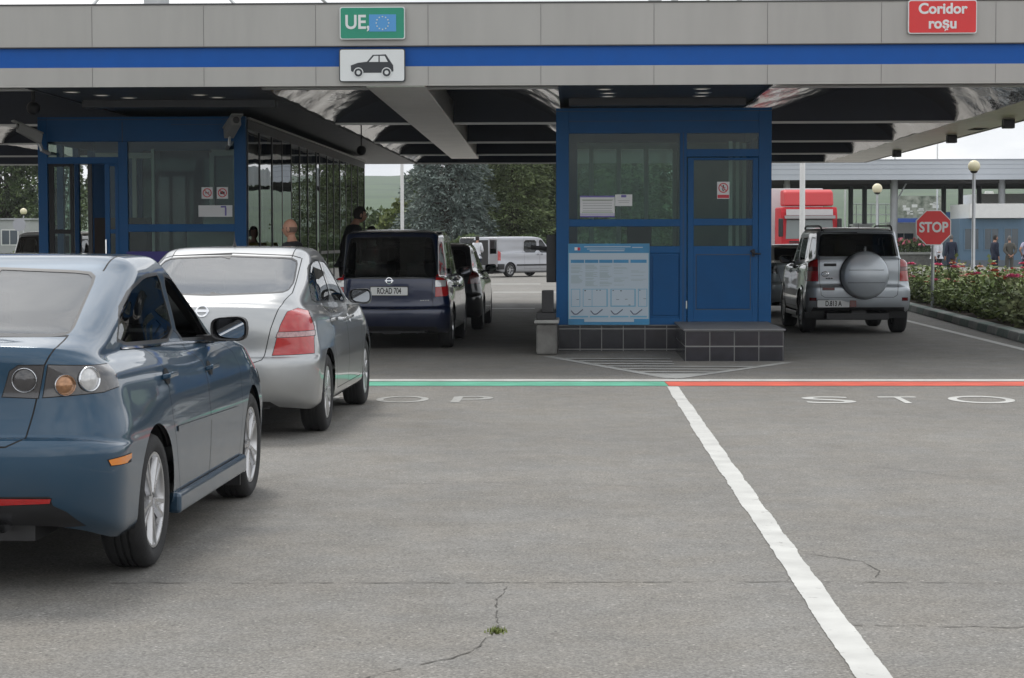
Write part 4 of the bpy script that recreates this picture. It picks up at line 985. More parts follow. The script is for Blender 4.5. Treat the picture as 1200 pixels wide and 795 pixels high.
# island kerb block, bollard boxes
M_cap = mat('kerb_cap', (.30, .30, .285), .7, var=.15)
t = thing('island_wall', 'low concrete end wall of the booth island, rounded and grimy', 'wall', (-.46, 29.6, 0))
m = MB(); m.box(-.52, -.24, 27.45, 31.8, 0, .42); m.build('wall', M_conc, t, True, bevel=.04, seg=3); m = MB(); m.box(-.545, -.215, 27.42, 31.9, .425, .47); m.build('cap', M_cap, t, True, bevel=.01)
t = thing('terminal_box', 'black card reader box on the low concrete wall beside the booth', 'terminal', (-.36, 27.9, .47)); m = MB(); m.box(-.45, -.29, 27.7, 28.0, .56, .86); m.build('housing', M_black, t, True, bevel=.01); m = MB(); m.box(-.52, -.26, 27.6, 28.1, .47, .56); m.build('foot', M_black, t, True, bevel=.01)
t = thing('booth_intercom', 'small black intercom box on the blue booth side over the lane', 'intercom', (-.34, 28.9, 1.1)); m = MB(); m.box(-.40, -.262, 28.7, 29.0, .95, 1.62); m.build('housing', M_black, t, True, bevel=.01); m = MB(); m.tube([(-.40, 28.8, 1.42), (-.62, 28.8, 1.44)], .03, 8); m.build('arm', M_black, t, True)

# ---------------------------------------------------------------- booth with the sliding door, and the glazed office behind it
LD = 30.3
X_ = lambda px: (px-674)*LD/2400
Z_ = lambda py: 1.55+(281-py)*LD/2400
lb = thing('border_booth', 'blue booth with a half-open glass sliding door behind the queue', 'booth', (-6.4, 31.8, 0))
x0, x1, zt, yb = X_(42), X_(288), Z_(136), LD+3.2
m = MB(); m.box(x0+.02, x1-.02, LD+.01, 47.4, 0, .40); m.build('plinth', M_tile, lb, True)
m = MB()
frame_bar(m, 42, 53, 136, 372, LD, LD+.10); frame_bar(m, 274, 288, 136, 372, LD, LD+.10); frame_bar(m, 53, 274, 136, 165, LD+.004, LD+.1); frame_bar(m, 137, 148, 165, 372, LD+.002, LD+.1)
frame_bar(m, 53, 137, 183, 191, LD+.004, LD+.09); frame_bar(m, 148, 274, 262, 271, LD+.006, LD+.09); frame_bar(m, 148, 274, 301, 372, LD+.006, LD+.09)
m.box(x0, x0+.10, LD+.101, yb, .40, 1.35); m.box(x0, x0+.10, LD+.101, yb, Z_(165), zt); m.box(x0+.101, x1-.101, yb-.1, yb, .4, 1.3); m.box(x0+.101, x1-.101, yb-.1, yb, Z_(165), zt-.003); m.box(x0+.101, x0+.9, yb-.1, yb, 1.3, Z_(165))
m.box(x0+.101, x1-.101, LD+.101, yb-.101, zt-.08, zt-.01)
for k in range(4): m.box(x0+.001, x0+.099, LD+.101+k*1.0, LD+.2+k*1.0, 1.351, Z_(165.1))
m.build('frame', M_bb, lb, True, bevel=.005)
pane('window_pane', X_(53), X_(137), Z_(183), Z_(165), LD+.045, lb); pane('window_pane', X_(148), X_(274), Z_(262), Z_(165), LD+.045, lb); pane('window_pane', X_(148), X_(274), Z_(301), Z_(271), LD+.045, lb)
pane('back_window', x0+.9, x1-.11, 1.3, Z_(165), yb-.05, lb)
m = MB()
for px in (205, 236, 268): m.box(X_(px)-.035, X_(px)+.035, yb-.18, yb-.11, 1.0, Z_(168))
m.box(X_(205), X_(270), yb-.181, yb-.111, Z_(172), Z_(164)); m.box(x0+.15, x0+1.1, yb-.18, yb-.11, Z_(175), Z_(168)); m.box(x0+.75, x0+.82, yb-.17, yb-.11, .4, Z_(168)); m.box(X_(160), X_(163), LD+1.0, LD+1.06, .4, Z_(170)); m.box(X_(76), X_(81), LD+.12, LD+.2, .42, Z_(192))
m.build('inner_window_frame', M_pvc, lb, True)
m = MB(); m.box(X_(204), x1-.12, LD+.9, LD+1.6, .41, Z_(262)); m.box(X_(232), X_(270), LD+.35, LD+.8, Z_(268), Z_(240)); m.build('counter', mat('pale_cabinet', (.34, .36, .37), .5, var=.08), lb, True)
m = MB(); m.box(x0+.2, x0+1.05, yb-.5, yb-.15, .41, Z_(252)); m.build('inner_partition', mat('dark_red_brown', (.05, .032, .03), .6), lb, True)
m = MB(); m.box(x0+.11, x1-.11, LD+.11, yb-.11, .40, .42); m.build('booth_floor', M_int, lb, True)
for (a, c, bars) in ((54, 83, 'grey'), (98, 122, 'blue'), (121, 137, 'blue')):   # sliding door leaves
    dy = {54: .05, 98: .085, 121: .015}[a]; m = MB()
    if a != 98:
        m.box(X_(a), X_(a)+.075, LD+dy-.02, LD+dy+.02, .41, Z_(191)); m.box(X_(c)-.05, X_(c), LD+dy-.02, LD+dy+.02, .41, Z_(191)); m.box(X_(a)+.075, X_(c)-.05, LD+dy-.019, LD+dy+.019, Z_(194), Z_(191)); m.box(X_(a)+.075, X_(c)-.05, LD+dy-.019, LD+dy+.019, .41, .6); m.box(X_(a)+.075, X_(c)-.05, LD+dy-.018, LD+dy+.018, Z_(273), Z_(268))
        o = m.build('sliding_door', M_bb if bars == 'blue' else M_int, lb, True, bevel=.004); mb = MB(); mb.box(X_(a)+.05, X_(c)-.03, LD+dy-.003, LD+dy+.003, .5, Z_(191.5)); mb.build('door_glass', G_booth, o, True)
        if bars == 'blue': m = MB(); m.tube([(X_(a)+.02, LD+dy-.06, Z_(305)), (X_(a)+.02, LD+dy-.06, Z_(280))], .012, 8); m.build('door_handle', M_chrome, o, True)
    else:
        m.box(X_(102)-.03, X_(102)+.03, LD+dy-.02, LD+dy+.02, .41, Z_(191)); m.build('door_track_post', M_black, lb, True)
m = MB(); frame_bar(m, 42, 288, 139, 139.5, LD-.003, LD+.002); frame_bar(m, 200, 260, 145, 145.4, LD+.001, LD+.005); frame_bar(m, 142, 142.6, 142, 166, LD+.001, LD+.005); m.build('panel_joint', M_joint, lb, True)
def stick(lab, px, sym): prohib(lab, X_(px), Z_(225.5), .168, .172, LD+.043, sym)
stick('white no-smoking sticker on the booth window, next to the no-photo one', 241.5, sym_cig); stick('white no-photo sticker on the booth window, nearest the corner post', 259.5, sym_cam)
notice('pale sheet with a dark blue mark low on the window under the stickers', X_(231), X_(271), Z_(253.5), Z_(240), LD+.044, [('blue_mark', M_violet, [(.66, .82, .8, .95), (.78, .83, .1, .8)])])
t = thing('blue_banner', 'low violet blue banner lying over the counter behind the cars', 'banner', (X_(200), LD-.2, 1.2)); m = MB(); m.box(X_(150), X_(212), LD-.24, LD-.2, 1.15, Z_(294)); m.build('cloth', mat('banner_violet', (.05, .04, .22), .6), t, True)
# cameras under the canopy edge
def cctv(x, y, z, lab, ry=0, ln=.42):
    t = thing('security_camera', lab, 'camera', (x, y, z), ry); m = MB(); m.obox((0, 0, 0), (.075, 0, 0), (0, ln/2, -.09), (0, .015, .07)); m.obox((0, -.03, .085), (.09, 0, 0), (0, ln/2+.05, -.09), (0, .002, .012)); m.build('housing', mat('camera_grey', (.30, .30, .29), .45), t, bevel=.012)
    m = MB(); m.lathe([(.001, -ln/2-.01), (.05, -ln/2-.01), (.05, -ln/2+.05)], (0, 0, .09), 'y', 16); m.build('lens_hood', M_black, t, smooth=40); m = MB(); m.tube([(0, .12, -.05), (0, .18, -.25), (0, .30, -.30)], .03, 8); m.build('bracket', M_steel, t, smooth=40)
cctv(X_(277), LD-.35, Z_(150), 'grey camera housing on the booth corner nearest the queue', R(25)); cctv(X_(40), LD-.35, Z_(156), 'grey camera housing on the booth corner by the trees', R(-60), .34)
t = thing('dome_camera', 'dark ball camera on a bracket above the outer booth corner', 'camera', (X_(48), LD-.5, Z_(128))); m = MB(); m.sphere((0, 0, 0), .10); m.build('dome', M_black, t, smooth=60); m = MB(); m.tube([(0, 0, .08), (0, .0, .26)], .03, 8); m.build('bracket', M_black, t)
# glazed office
gx = -4.86; go = thing('glazed_office', 'long mirror-glass office with black mullions along the queue lane', 'building', (-6.4, 40, 0))
mz = [30.42, 31.6, 32.9, 34.0, 35.1, 36.2, 37.3, 38.55, 39.0, 40.2, 41.3, 42.4, 43.5, 44.6, 45.9, 47.35]
m = MB(); m.box(gx-.10, gx-.0, 30.42, 47.4, .40, .50); m.box(gx-.10, gx, 30.42, 47.4, 3.20, 3.34); m.box(gx-.08, gx-.008, 30.42, 47.4, 1.28, 1.34); m.box(-7.9, gx-.1, 47.3, 47.4, .4, 3.34)
for y in mz: m.box(gx-.09, gx+.0, y-.026, y+.026, .501, 3.199)
m.build('mullion_frame', mat('black_aluminium', (.014, .014, .017), .35, .4), go, True)
m = MB(); m.box(gx+.0, gx+.03, 30.42, 47.4, 3.345, 3.375); m.build('top_rail', M_trimsilver, go, True)
random.seed(2)
for a, c in zip(mz, mz[1:]):
    tl = random.uniform(-.006, .006)
    m = MB(); m.add([(gx-.009+tl, a+.026, .5), (gx-.009-tl, c-.026, .5), (gx-.009-tl*.6, c-.026, 3.2), (gx-.009+tl*1.4, a+.026, 3.2)], [(0, 1, 2, 3)]); m.build('glass_panel', G_mirrorwall, go, True)
m = MB(); m.box(-7.9, -6.9, 34, 47.2, .4, 3.3); m.build('inner_wall', M_int, go, True)

# ================================================================== THE CARS
P_blue = paint('blue_car_paint', (.001, .044, .095), .38, .36)
P_silver = paint('silver_car_paint', (.40, .41, .415), .75, .33)
P_navy = paint('navy_car_paint', (.003, .010, .042), .4, .3)
P_black = paint('black_car_paint', (.008, .008, .010), .2, .3)
P_suv = paint('silver_blue_car_paint', (.46, .50, .54), .5, .36)
P_grey = paint('light_grey_car_paint', (.33, .37, .40), .7, .33)
P_whitecar = paint('white_car_paint', (.62, .63, .63), .0, .35)
P_van = paint('van_silver_paint', (.42, .43, .46), .5, .38)

# ---- blue saloon, nearest in the queue
def blue_extra(root, sh, objs):
    for x in (.475,):
        for sg in (1, -1):
            o = disc_on(sh, x*sg, .945, .055, 'tail_lamp_ring', [M_smoke, M_chrome], root)
    for sg in (1, -1):
        disc_on(sh,   .640*sg, .920, .048, 'turn_lamp', [mat('dull_amber_lamp', (.38, .19, .09), .15, .5, coat=1., var=.3, vscale=40), M_chrome], root, .014)
        disc_on(sh, .728*sg, .942, .056, 'reversing_lamp', [M_clearlens, M_chrome], root, .012)
    m = MB(); h, n_ = sh.rear(0, .95)
    for k in range(24): pass
    m.lathe([(.045, -.001), (.045, .008), (.036, .012), (.036, .003), (.001, .003)], (0, 0, 0), 'z', 24)
    o = m.build('oval_badge', M_chrome, root, smooth=40); q = n_.to_track_quat('Z', 'Y').to_matrix().to_4x4(); q.translation = h; o.data.transform(q @ Matrix.Diagonal((1.25, 1, 1, 1)))
    for sg in (1, -1):   # side sill extension
        m = MB(); W_ = .86*sg
        m.obox((W_, 1.32, .25), (.035*sg, 0, 0), (0, .93, 0), (0, 0, .052)); m.build('side_skirt', P_blue, root, bevel=.02, seg=3)
        m = MB(); m.box(min(.62*sg, .86*sg), max(.62*sg, .86*sg), 2.22, 2.235, .12, .38); m.build('mud_flap', M_black, root, bevel=.004)
blue = dict(name='saloon_car', cat='car', label='metallic blue saloon with round tail lamps and open front window, last in the queue',
    loc=(-2.85, 9.65, 0), rz=R(-.9), paint=P_blue, rw=.318, rim=.232, spokes=5, style='double', ww=.21,
    p=dict(Lr=.98, wb=2.64, Lf=.90, W=.877, zbb=.335, zbt=.70, zdeck=1.105, bstep=.085, r5=.025, r6=.02, r7=.035, r8=.16, zbelt=(1.005, .945), hood=(.72, .93),
           glass_r=(-.52, .42), glass_f=(2.32, 1.56), zroof=1.485, kroof=.665, br=.09, cr=.30, cr9=.20, zg=1.11, rr=.10),
    doors=[[(.30, .99), (.32, .80), (.36, .62), (.44, .44), (.52, .30), (1.26, .30), (1.28, .60), (1.26, .90), (1.12, 1.06), (.90, 1.12), (.20, 1.12), (.22, 1.04)],
           [(1.13, 1.06), (1.267, .90), (1.288, .60), (1.268, .30), (2.16, .30), (2.24, .55), (2.24, .90), (2.05, .985), (1.80, 1.03), (1.70, 1.08), (1.18, 1.08)]],
    windows=[([(-.18, 1.055), (1.02, 1.022), (1.135, 1.385), (.77, 1.378), (.35, 1.315), (.02, 1.222)], 0),
             ([(1.075, 1.018), (1.98, .985), (1.83, 1.08), (1.73, 1.175), (1.59, 1.275), (1.41, 1.352), (1.20, 1.378)], 1)],
    open=(1, 1), mirmat=M_black,
    gate=[(0, .655), (.42, .66), (.485, .69), (.515, .80), (.56, 1.00), (.60, 1.085), (.58, 1.125), (0, 1.125)],
    rearwin=[(0, 1.125), (.50, 1.118), (.575, 1.125), (.575, 1.16), (.495, 1.37), (.44, 1.40), (0, 1.418)],
    lamps=[([(.375, .870), (.535, .862), (.563, 1.012), (.45, 1.012), (.41, .985)], 'boot_lamp', M_smoke, -.55),
           ([(.548, .865), (.78, .878), (.868, .915), (.872, .975), (.80, 1.000), (.572, 1.013)], 'tail_light', M_smoke, -.55),
           ([(.825, .560), (.868, .556), (.872, .600), (.815, .592)], 'side_marker', M_amber, -.55),
           ([(.36, .405), (.60, .412), (.61, .440), (.36, .444)], 'reflector', M_redlens, -.6),
           ([(.55, .60), (.84, .64), (.86, .76), (.62, .74)], 'headlight', M_clearlens, 3.0)],
    bands=[([(0, .30), (.72, .30), (.66, .375), (.61, .405), (.60, .447), (0, .45)], 'rear_diffuser', M_black, -.6)],
    strips=[([(.42, .604), (2.10, .572), (2.10, .596), (.42, .630)], 'side_moulding', P_blue), ([(-.12, 1.038), (1.02, 1.005), (2.0, .966), (2.0, .977), (1.02, 1.016), (-.12, 1.049)], 'chrome_strip', M_chrome)],
    handles=[(0, .32, .885), (1, 1.38, .86)], mirror=(1.055, 1.80), mout=.150, extra=blue_extra)
build_car(blue)

# ---- silver hatchback
def silver_extra(root, sh, objs):
    m = MB(); m.lathe([(.022, 0), (.018, .012), (.006, .05), (.003, .10)], (-.04, .80, 1.488), 'z', 12, close=True)
    m.build('roof_antenna', M_black, root, smooth=40)
    h, n_ = sh.rear(0, 1.0)
    m = MB(); m.lathe([(.05, -.002), (.05, .008), (.038, .012), (.038, -.002)], (0, 0, 0), 'z', 24); m.obox((0, 0, .006), (.055, 0, 0), (0, .011, 0), (0, 0, .006))
    o = m.build('ring_badge', M_chrome, root, smooth=40); q = n_.to_track_quat('Z', 'Y').to_matrix().to_4x4(); q.translation = h; o.data.transform(q)
silver = dict(name='hatchback_car', cat='car', label='light silver hatchback with tall red tail lights, second in the queue',
    loc=(-2.87, 16.6, 0), rz=R(-.7), paint=P_silver, rw=.315, rim=.215, spokes=7, style='cover', ww=.20,
    p=dict(Lr=.95, wb=2.68, Lf=.95, W=.88, zbb=.27, zbt=.645, zdeck=1.075, bstep=.05, r5=.01, r6=.045, r7=.10, r8=.22, zbelt=(1.0, .93), hood=(.72, .95),
           glass_r=(-.60, .40), glass_f=(2.50, 1.66), zroof=1.50, kroof=.665, br=.13, cr=.34, cr9=.26, zg=1.09, rr=.12, gcurve=.9),
    doors=[[(.30, .97), (.30, .80), (.38, .60), (.46, .44), (.52, .31), (1.24, .31), (1.28, .60), (1.22, .97), (1.10, 1.05), (.90, 1.12), (.25, 1.12), (.24, 1.04)],
           [(1.235, .97), (1.288, .60), (1.252, .31), (2.16, .31), (2.26, .55), (2.28, .90), (2.12, .965), (1.85, 1.06), (1.30, 1.06)]],
    windows=[([(.02, 1.035), (1.12, 1.012), (1.12, 1.385), (.77, 1.388), (.38, 1.335), (.08, 1.20)], 0),
             ([(1.21, 1.01), (2.05, .975), (1.92, 1.10), (1.77, 1.22), (1.60, 1.315), (1.42, 1.37), (1.21, 1.385)], 1)],
    gate=[(0, .600), (.40, .600), (.47, .625), (.485, .66), (.53, .86), (.60, 1.07), (.635, 1.13), (.62, 1.22), (.585, 1.40), (.50, 1.425), (0, 1.445)],
    rearwin=[(0, 1.112), (.56, 1.130), (.60, 1.15), (.61, 1.21), (.565, 1.375), (.50, 1.408), (0, 1.425)], rwmat=G_bright,
    lamps=[([(.535, .655), (.835, .660), (.822, .87), (.80, .94), (.765, .995), (.70, 1.02), (.64, .995), (.595, .89)], 'tail_light', M_redlens, -.40),
           ([(.562, .792), (.832, .797), (.828, .843), (.578, .840)], 'reversing_lamp', M_pinklens, -.40),
           ([(.55, .60), (.84, .66), (.84, .80), (.62, .76)], 'headlight', M_clearlens, 3.1)],
    bands=[([(0, .618), (.44, .618), (.455, .64), (0, .64)], 'tailgate_trim', P_silver, -.5), ([(0, .24), (.6, .24), (.52, .30), (0, .31)], 'bumper_underside', M_black, -.5)],
    handles=[(0, .37, .885), (1, 1.50, .865)], mirror=(1.04, 2.02), extra=silver_extra, cupmat=P_silver)
build_car(silver)

# ---- dark blue people carrier
def mpv_extra(root, sh, objs):
    for sg in (1, -1):
        m = MB(); m.tube([(.56*sg, .05, 1.600), (.575*sg, .12, 1.645), (.585*sg, 1.7, 1.655), (.575*sg, 1.82, 1.61)], .016, 8); m.build('roof_rail', M_black, root, smooth=40)
    m = MB(); m.lathe([(.02, 0), (.016, .01), (.004, .03), (.003, .12)], (-.05, .05, 1.66), 'z', 10, close=True); m.build('roof_antenna', M_black, root, smooth=40)
    h, n_ = sh.rear(0, .975); m = MB(); m.lathe([(.048, 0), (.048, .008), (.038, .01), (.038, .0)], (0, 0, 0), 'z', 20); m.obox((0, 0, .005), (.06, 0, 0), (0, .006, 0), (0, 0, .004))
    o = m.build('ring_badge', M_chrome, root, smooth=40); q = n_.to_track_quat('Z', 'Y').to_matrix().to_4x4(); q.translation = h; o.data.transform(q)
    h, n_ = sh.rear(.50, .70); m = MB(); [m.box(.43+.035*k, .455+.035*k, h.y-.006, h.y+.002, .693, .706) for k in range(4)]; m.build('model_badge', M_chrome, root)
mpv = dict(name='people_carrier', cat='car', label='dark blue people carrier with a D-plate reading AD 704, third in the queue',
    loc=(-2.60, 29.45, 0), rz=R(-.6), paint=P_navy, rw=.315, rim=.205, spokes=7, style='single', far=True, tall=True, tint=False,
    p=dict(Lr=.82, wb=2.70, Lf=.85, W=.865, zbb=.28, zbt=.60, zdeck=1.02, bstep=.05, r5=.012, r6=.015, r7=.025, r8=.08, zbelt=(1.0, .93), hood=(.76, .98), k6=.965, k7=.945,
           glass_r=(-.69, -.42), glass_f=(2.60, 1.75), zroof=1.70, kroof=.735, br=.07, cr=.22, cr9=.13, zg=1.03, rr=.06, cr8=.16),
    doors=[[(.30, .97), (.30, .80), (.38, .60), (.46, .44), (.52, .31), (1.30, .31), (1.32, .60), (1.31, .93), (1.24, 1.02), (1.15, 1.10), (.30, 1.10), (.30, 1.03)],
           [(1.33, .93), (1.34, .60), (1.32, .31), (2.18, .31), (2.28, .55), (2.30, .90), (2.20, .965), (1.95, 1.06), (1.34, 1.06), (1.325, 1.0)]],
    windows=[([(-.45, 1.05), (.17, 1.04), (.20, 1.52), (-.25, 1.50)], None), ([(.27, 1.04), (1.22, 1.02), (1.18, 1.53), (.29, 1.53)], 0),
             ([(1.32, 1.02), (2.14, .985), (1.68, 1.42), (1.50, 1.53), (1.28, 1.53)], 1)],
    gate=[(0, .56), (.52, .57), (.62, .62), (.60, .74), (.62, 1.10), (.66, 1.30), (.60, 1.60), (.52, 1.62), (0, 1.635)],
    rearwin=[(0, 1.00), (.60, 1.005), (.66, 1.03), (.665, 1.12), (.60, 1.56), (.54, 1.59), (0, 1.60)], rwmat=G_smoke, gate_glass=True,
    lamps=[([(.640, .745), (.80, .755), (.83, .80), (.82, 1.03), (.78, 1.085), (.70, 1.095), (.650, 1.05)], 'tail_light', M_redlens, -.45),
           ([(.640, .885), (.79, .89), (.787, .985), (.642, .985)], 'reversing_lamp', M_clearlens, -.45),
           ([(.55, .62), (.82, .66), (.82, .82), (.62, .78)], 'headlight', M_clearlens, 3.1)],
    bands=[([(0, .24), (.7, .24), (.66, .33), (0, .34)], 'bumper_underside', M_black, -.5)],
    handles=[(0, .42, .88), (1, 1.50, .86)], mirror=(1.07, 2.10), mirmat=M_black, plate=(0., .83, .52, .115, 'RO:AD 704', .60), extra=mpv_extra)
build_car(mpv)

# ---- black hatchback in front of it
black = dict(name='hatchback_car', cat='car', label='black hatchback half hidden beyond the dark blue people carrier',
    loc=(-2.42, 35.3, 0), rz=R(-.6), paint=P_black, rw=.31, rim=.205, spokes=7, style='single', far=True, tint=True,
    p=dict(Lr=.75, wb=2.55, Lf=.85, W=.86, zbb=.30, zbt=.62, zdeck=1.00, bstep=.04, r5=.01, r6=.02, r7=.04, r8=.10, zbelt=(1.0, .93), hood=(.74, .94),
           glass_r=(-.58, -.20), glass_f=(2.35, 1.55), zroof=1.50, kroof=.68, br=.10, cr=.26, cr9=.16, zg=1.02, rr=.08, cr8=.16),
    doors=[[(.30, .97), (.30, .80), (.38, .60), (.46, .44), (.52, .31), (1.20, .31), (1.22, .60), (1.21, .93), (1.13, 1.02), (1.05, 1.10), (.30, 1.10), (.25, 1.03)],
           [(1.23, .93), (1.24, .60), (1.22, .31), (2.06, .31), (2.14, .55), (2.16, .90), (2.02, .965), (1.80, 1.06), (1.26, 1.06), (1.24, 1.0)]],
    windows=[([(.16, 1.03), (1.13, 1.015), (1.08, 1.36), (.30, 1.35)], 0), ([(1.22, 1.015), (1.98, .985), (1.60, 1.28), (1.42, 1.355), (1.18, 1.365)], 1)],
    gate=[(0, .60), (.45, .61), (.55, .66), (.58, 1.02), (.60, 1.20), (.55, 1.42), (0, 1.43)],
    rearwin=[(0, 1.03), (.56, 1.04), (.60, 1.10), (.545, 1.38), (0, 1.41)], rwmat=G_tint,
    lamps=[([(.60, .80), (.80, .80), (.82, 1.02), (.66, 1.04)], 'tail_light', M_darkred, -.3), ([(.55, .62), (.82, .66), (.82, .80), (.62, .76)], 'headlight', M_clearlens, 2.9)],
    handles=[(0, .35, .88), (1, 1.40, .86)], mirror=(1.04, 1.88), mirmat=M_black)
build_car(black)

# ---- silver four by four with the covered spare wheel
def suv_extra(root, sh, objs):
    for sg in (1, -1):
        m = MB(); m.tube([(.57*sg, -.46, 1.69), (.575*sg, -.36, 1.742), (.585*sg, -.2, 1.762), (.60*sg, 1.35, 1.77), (.59*sg, 1.55, 1.73), (.57*sg, 1.6, 1.69)], .016, 10)
        m.build('roof_rail', M_black, root, smooth=40)
    y0 = -.76
    m = MB(); prof = [(.001, -.235), (.16, -.235), (.18, -.228), (.33, -.225), (.365, -.20), (.385, -.15), (.388, -.03), (.37, .0), (.30, .02), (.001, .02)]
    m.lathe([(a, b) for a, b in prof], (.07, y0, .965), 'y', 48); o = m.build('spare_wheel_cover', P_suv, root, smooth=50)
    m = MB(); m.lathe([(.392, -.11), (.397, -.09), (.397, -.05), (.388, -.03)], (.07, y0, .965), 'y', 48)
    m.box(-.20, .36, y0-.2375, y0-.232, 1.045, 1.052); m.box(-.22, .38, y0-.2375, y0-.232, .84, .847); m.build('cover_rim', M_black, o, smooth=40)
    m = MB(); m.box(.0, .14, y0-.02, y0+.12, .80, 1.08); m.build('spare_wheel_bracket', M_black, root)
    m = MB(); m.lathe([(.02, 0), (.014, .012), (.004, .03), (.003, .11)], (.06, -.25, 1.70), 'z', 10, close=True); m.build('roof_antenna', M_black, root, smooth=40)
    m = MB(); m.tube([(.07, -.83, 1.33), (.075, -.85, 1.40), (.085, -.84, 1.42)], .02, 8); m.build('wiper_mount', M_steel, root)
    for (x, z, w_, h_) in ((-.47, 1.13, .10, .022),):
        h, n_ = sh.rear(x, z); m = MB(); m.box(x-w_, x+w_, h.y-.025, h.y+.02, z-h_, z+h_); m.build('tailgate_handle', M_black, root, bevel=.008)
    h, n_ = sh.rear(-.55, .98); m = MB(); m.lathe([(.045, 0), (.045, .008), (.036, .012), (.036, 0)], (0, 0, 0), 'z', 24); m.lathe([(.022, 0), (.022, .008), (.015, .01), (.015, 0)], (0, 0, 0), 'z', 20)
    o = m.build('oval_badge', M_chrome, root, smooth=40); q = n_.to_track_quat('Z', 'Y').to_matrix().to_4x4(); q.translation = h; o.data.transform(q @ Matrix.Diagonal((1.35, 1, 1, 1)))
    h, n_ = sh.rear(-.48, .91); m = MB(); [m.box(-.54+.04*k, -.51+.04*k, h.y-.006, h.y+.002, .90, .92) for k in range(3)]; m.build('model_badge', M_ink, root)
    h, n_ = sh.rear(-.50, .745); m = MB(); m.box(-.60, -.40, h.y-.012, h.y+.01, .715, .765); m.build('fog_lamp', M_darkred, root, bevel=.008)
    h, n_ = sh.rear(-.18, .50); m = MB(); m.box(-.155, -.05, h.y-.02, h.y+.01, .445, .555); m.build('country_plate', M_darkred, root, bevel=.003)
    for sg in (1, -1):
        m = MB(); m.box(min(.84*sg, .87*sg), max(.84*sg, .87*sg), .50, 2.0, .26, .34); m.build('side_step', M_black, root, bevel=.012)
suv = dict(name='offroad_car', cat='car', label='silver four by four with a round cover over the spare wheel on its tailgate',
    loc=(4.60, 34.15, 0), rz=R(.8), paint=P_suv, rw=.352, rim=.225, spokes=5, style='double', far=True, tall=True, tint=True, flare=True, archgap=.035, ww=.23,
    p=dict(Lr=.80, wb=2.49, Lf=.78, W=.875, zbb=.40, zbt=.80, zdeck=1.22, bstep=.035, r5=.006, r6=.012, r7=.02, r8=.06, zbelt=(1.16, 1.08), hood=(.88, 1.10), sill=.34, k6=.965, k7=.945,
           glass_r=(-.72, -.50), glass_f=(2.30, 1.62), zroof=1.745, kroof=.71, br=.05, cr=.20, cr9=.11, zg=1.245, rr=.05, cr8=.14),
    doors=[[(.36, 1.12), (.36, .90), (.43, .70), (.50, .54), (.56, .42), (1.24, .42), (1.26, .70), (1.25, 1.08), (1.17, 1.18), (1.1, 1.25), (.30, 1.25), (.28, 1.18)],
           [(1.27, 1.08), (1.28, .70), (1.26, .42), (1.98, .42), (2.06, .68), (2.10, 1.05), (1.98, 1.11), (1.75, 1.22), (1.30, 1.22), (1.27, 1.15)]],
    windows=[([(-.55, 1.22), (.08, 1.20), (.10, 1.585), (-.42, 1.57)], None), ([(.20, 1.195), (1.16, 1.17), (1.12, 1.59), (.22, 1.59)], 0),
             ([(1.25, 1.165), (1.92, 1.13), (1.58, 1.48), (1.42, 1.58), (1.22, 1.59)], 1)],
    gate=[(0, .60), (.56, .60), (.62, .64), (.645, .90), (.645, 1.26), (.60, 1.655), (0, 1.665)],
    rearwin=[(0, 1.265), (.63, 1.265), (.655, 1.30), (.60, 1.60), (.55, 1.635), (0, 1.645)], rwmat=G_smoke, gate_glass=True,
    lamps=[([(.655, .86), (.83, .86), (.848, .93), (.835, 1.19), (.80, 1.225), (.665, 1.225)], 'tail_light', M_redlens, -.45),
           ([(.660, 1.03), (.840, 1.03), (.838, 1.10), (.662, 1.10)], 'reversing_lamp', M_darkred, -.45),
           ([(.69, .545), (.80, .545), (.80, .60), (.69, .60)], 'reflector', M_darkred, -.45),
           ([(.55, .78), (.82, .80), (.82, .98), (.62, .96)], 'headlight', M_clearlens, 2.7)],
    bands=[([(0, .36), (.76, .36), (.74, .44), (0, .44)], 'bumper_underside', M_black, -.5)],
    strips=[([(.46, .60), (1.98, .60), (1.98, .70), (.44, .70)], 'side_cladding', M_black)],
    handles=[(0, .42, 1.02), (1, 1.44, 1.0)], mirror=(1.20, 1.86), mirmat=M_black, plate=(-.42, .50, .52, .115, 'D.813 A', .66), extra=suv_extra)
build_car(suv)

# ---- pale saloon ahead of it
pale = dict(black); pale.update(name='saloon_car', label='pale grey saloon ahead of the silver four by four, half hidden by the booth', loc=(4.55, 41.5, 0), rz=R(.5), paint=P_grey,
    p=dict(blue['p']), doors=blue['doors'], windows=blue['windows'], gate=blue['gate'], rearwin=blue['rearwin'], lamps=blue['lamps'][1:2]+blue['lamps'][4:], handles=blue['handles'],
    mirror=blue['mirror'], tint=True, rwmat=G_tint, rw=.318, mirmat=P_grey)
pale['p'].update(zroof=1.45)
build_car(pale)
# ---- far vehicles
farsuv = dict(suv); farsuv.update(name='estate_car', label='white estate car passing behind the open sliding door of the booth', loc=(-10.6, 41.5, 0), rz=0, paint=P_whitecar, extra=None, plate=None, strips=[], flare=False, lamps=suv['lamps'][:1], mirmat=M_black)
build_car(farsuv)
darkfar = dict(black); darkfar.update(label='dark estate car parked beyond the van, roof just showing', loc=(-4.55, 93.5, 0), rz=R(-10), paint=P_black, name='estate_car', p=dict(mpv['p']), doors=mpv['doors'], windows=mpv['windows'], gate=mpv['gate'], rearwin=mpv['rearwin'], lamps=mpv['lamps'][:1], handles=mpv['handles'], mirror=mpv['mirror'])
build_car(darkfar)
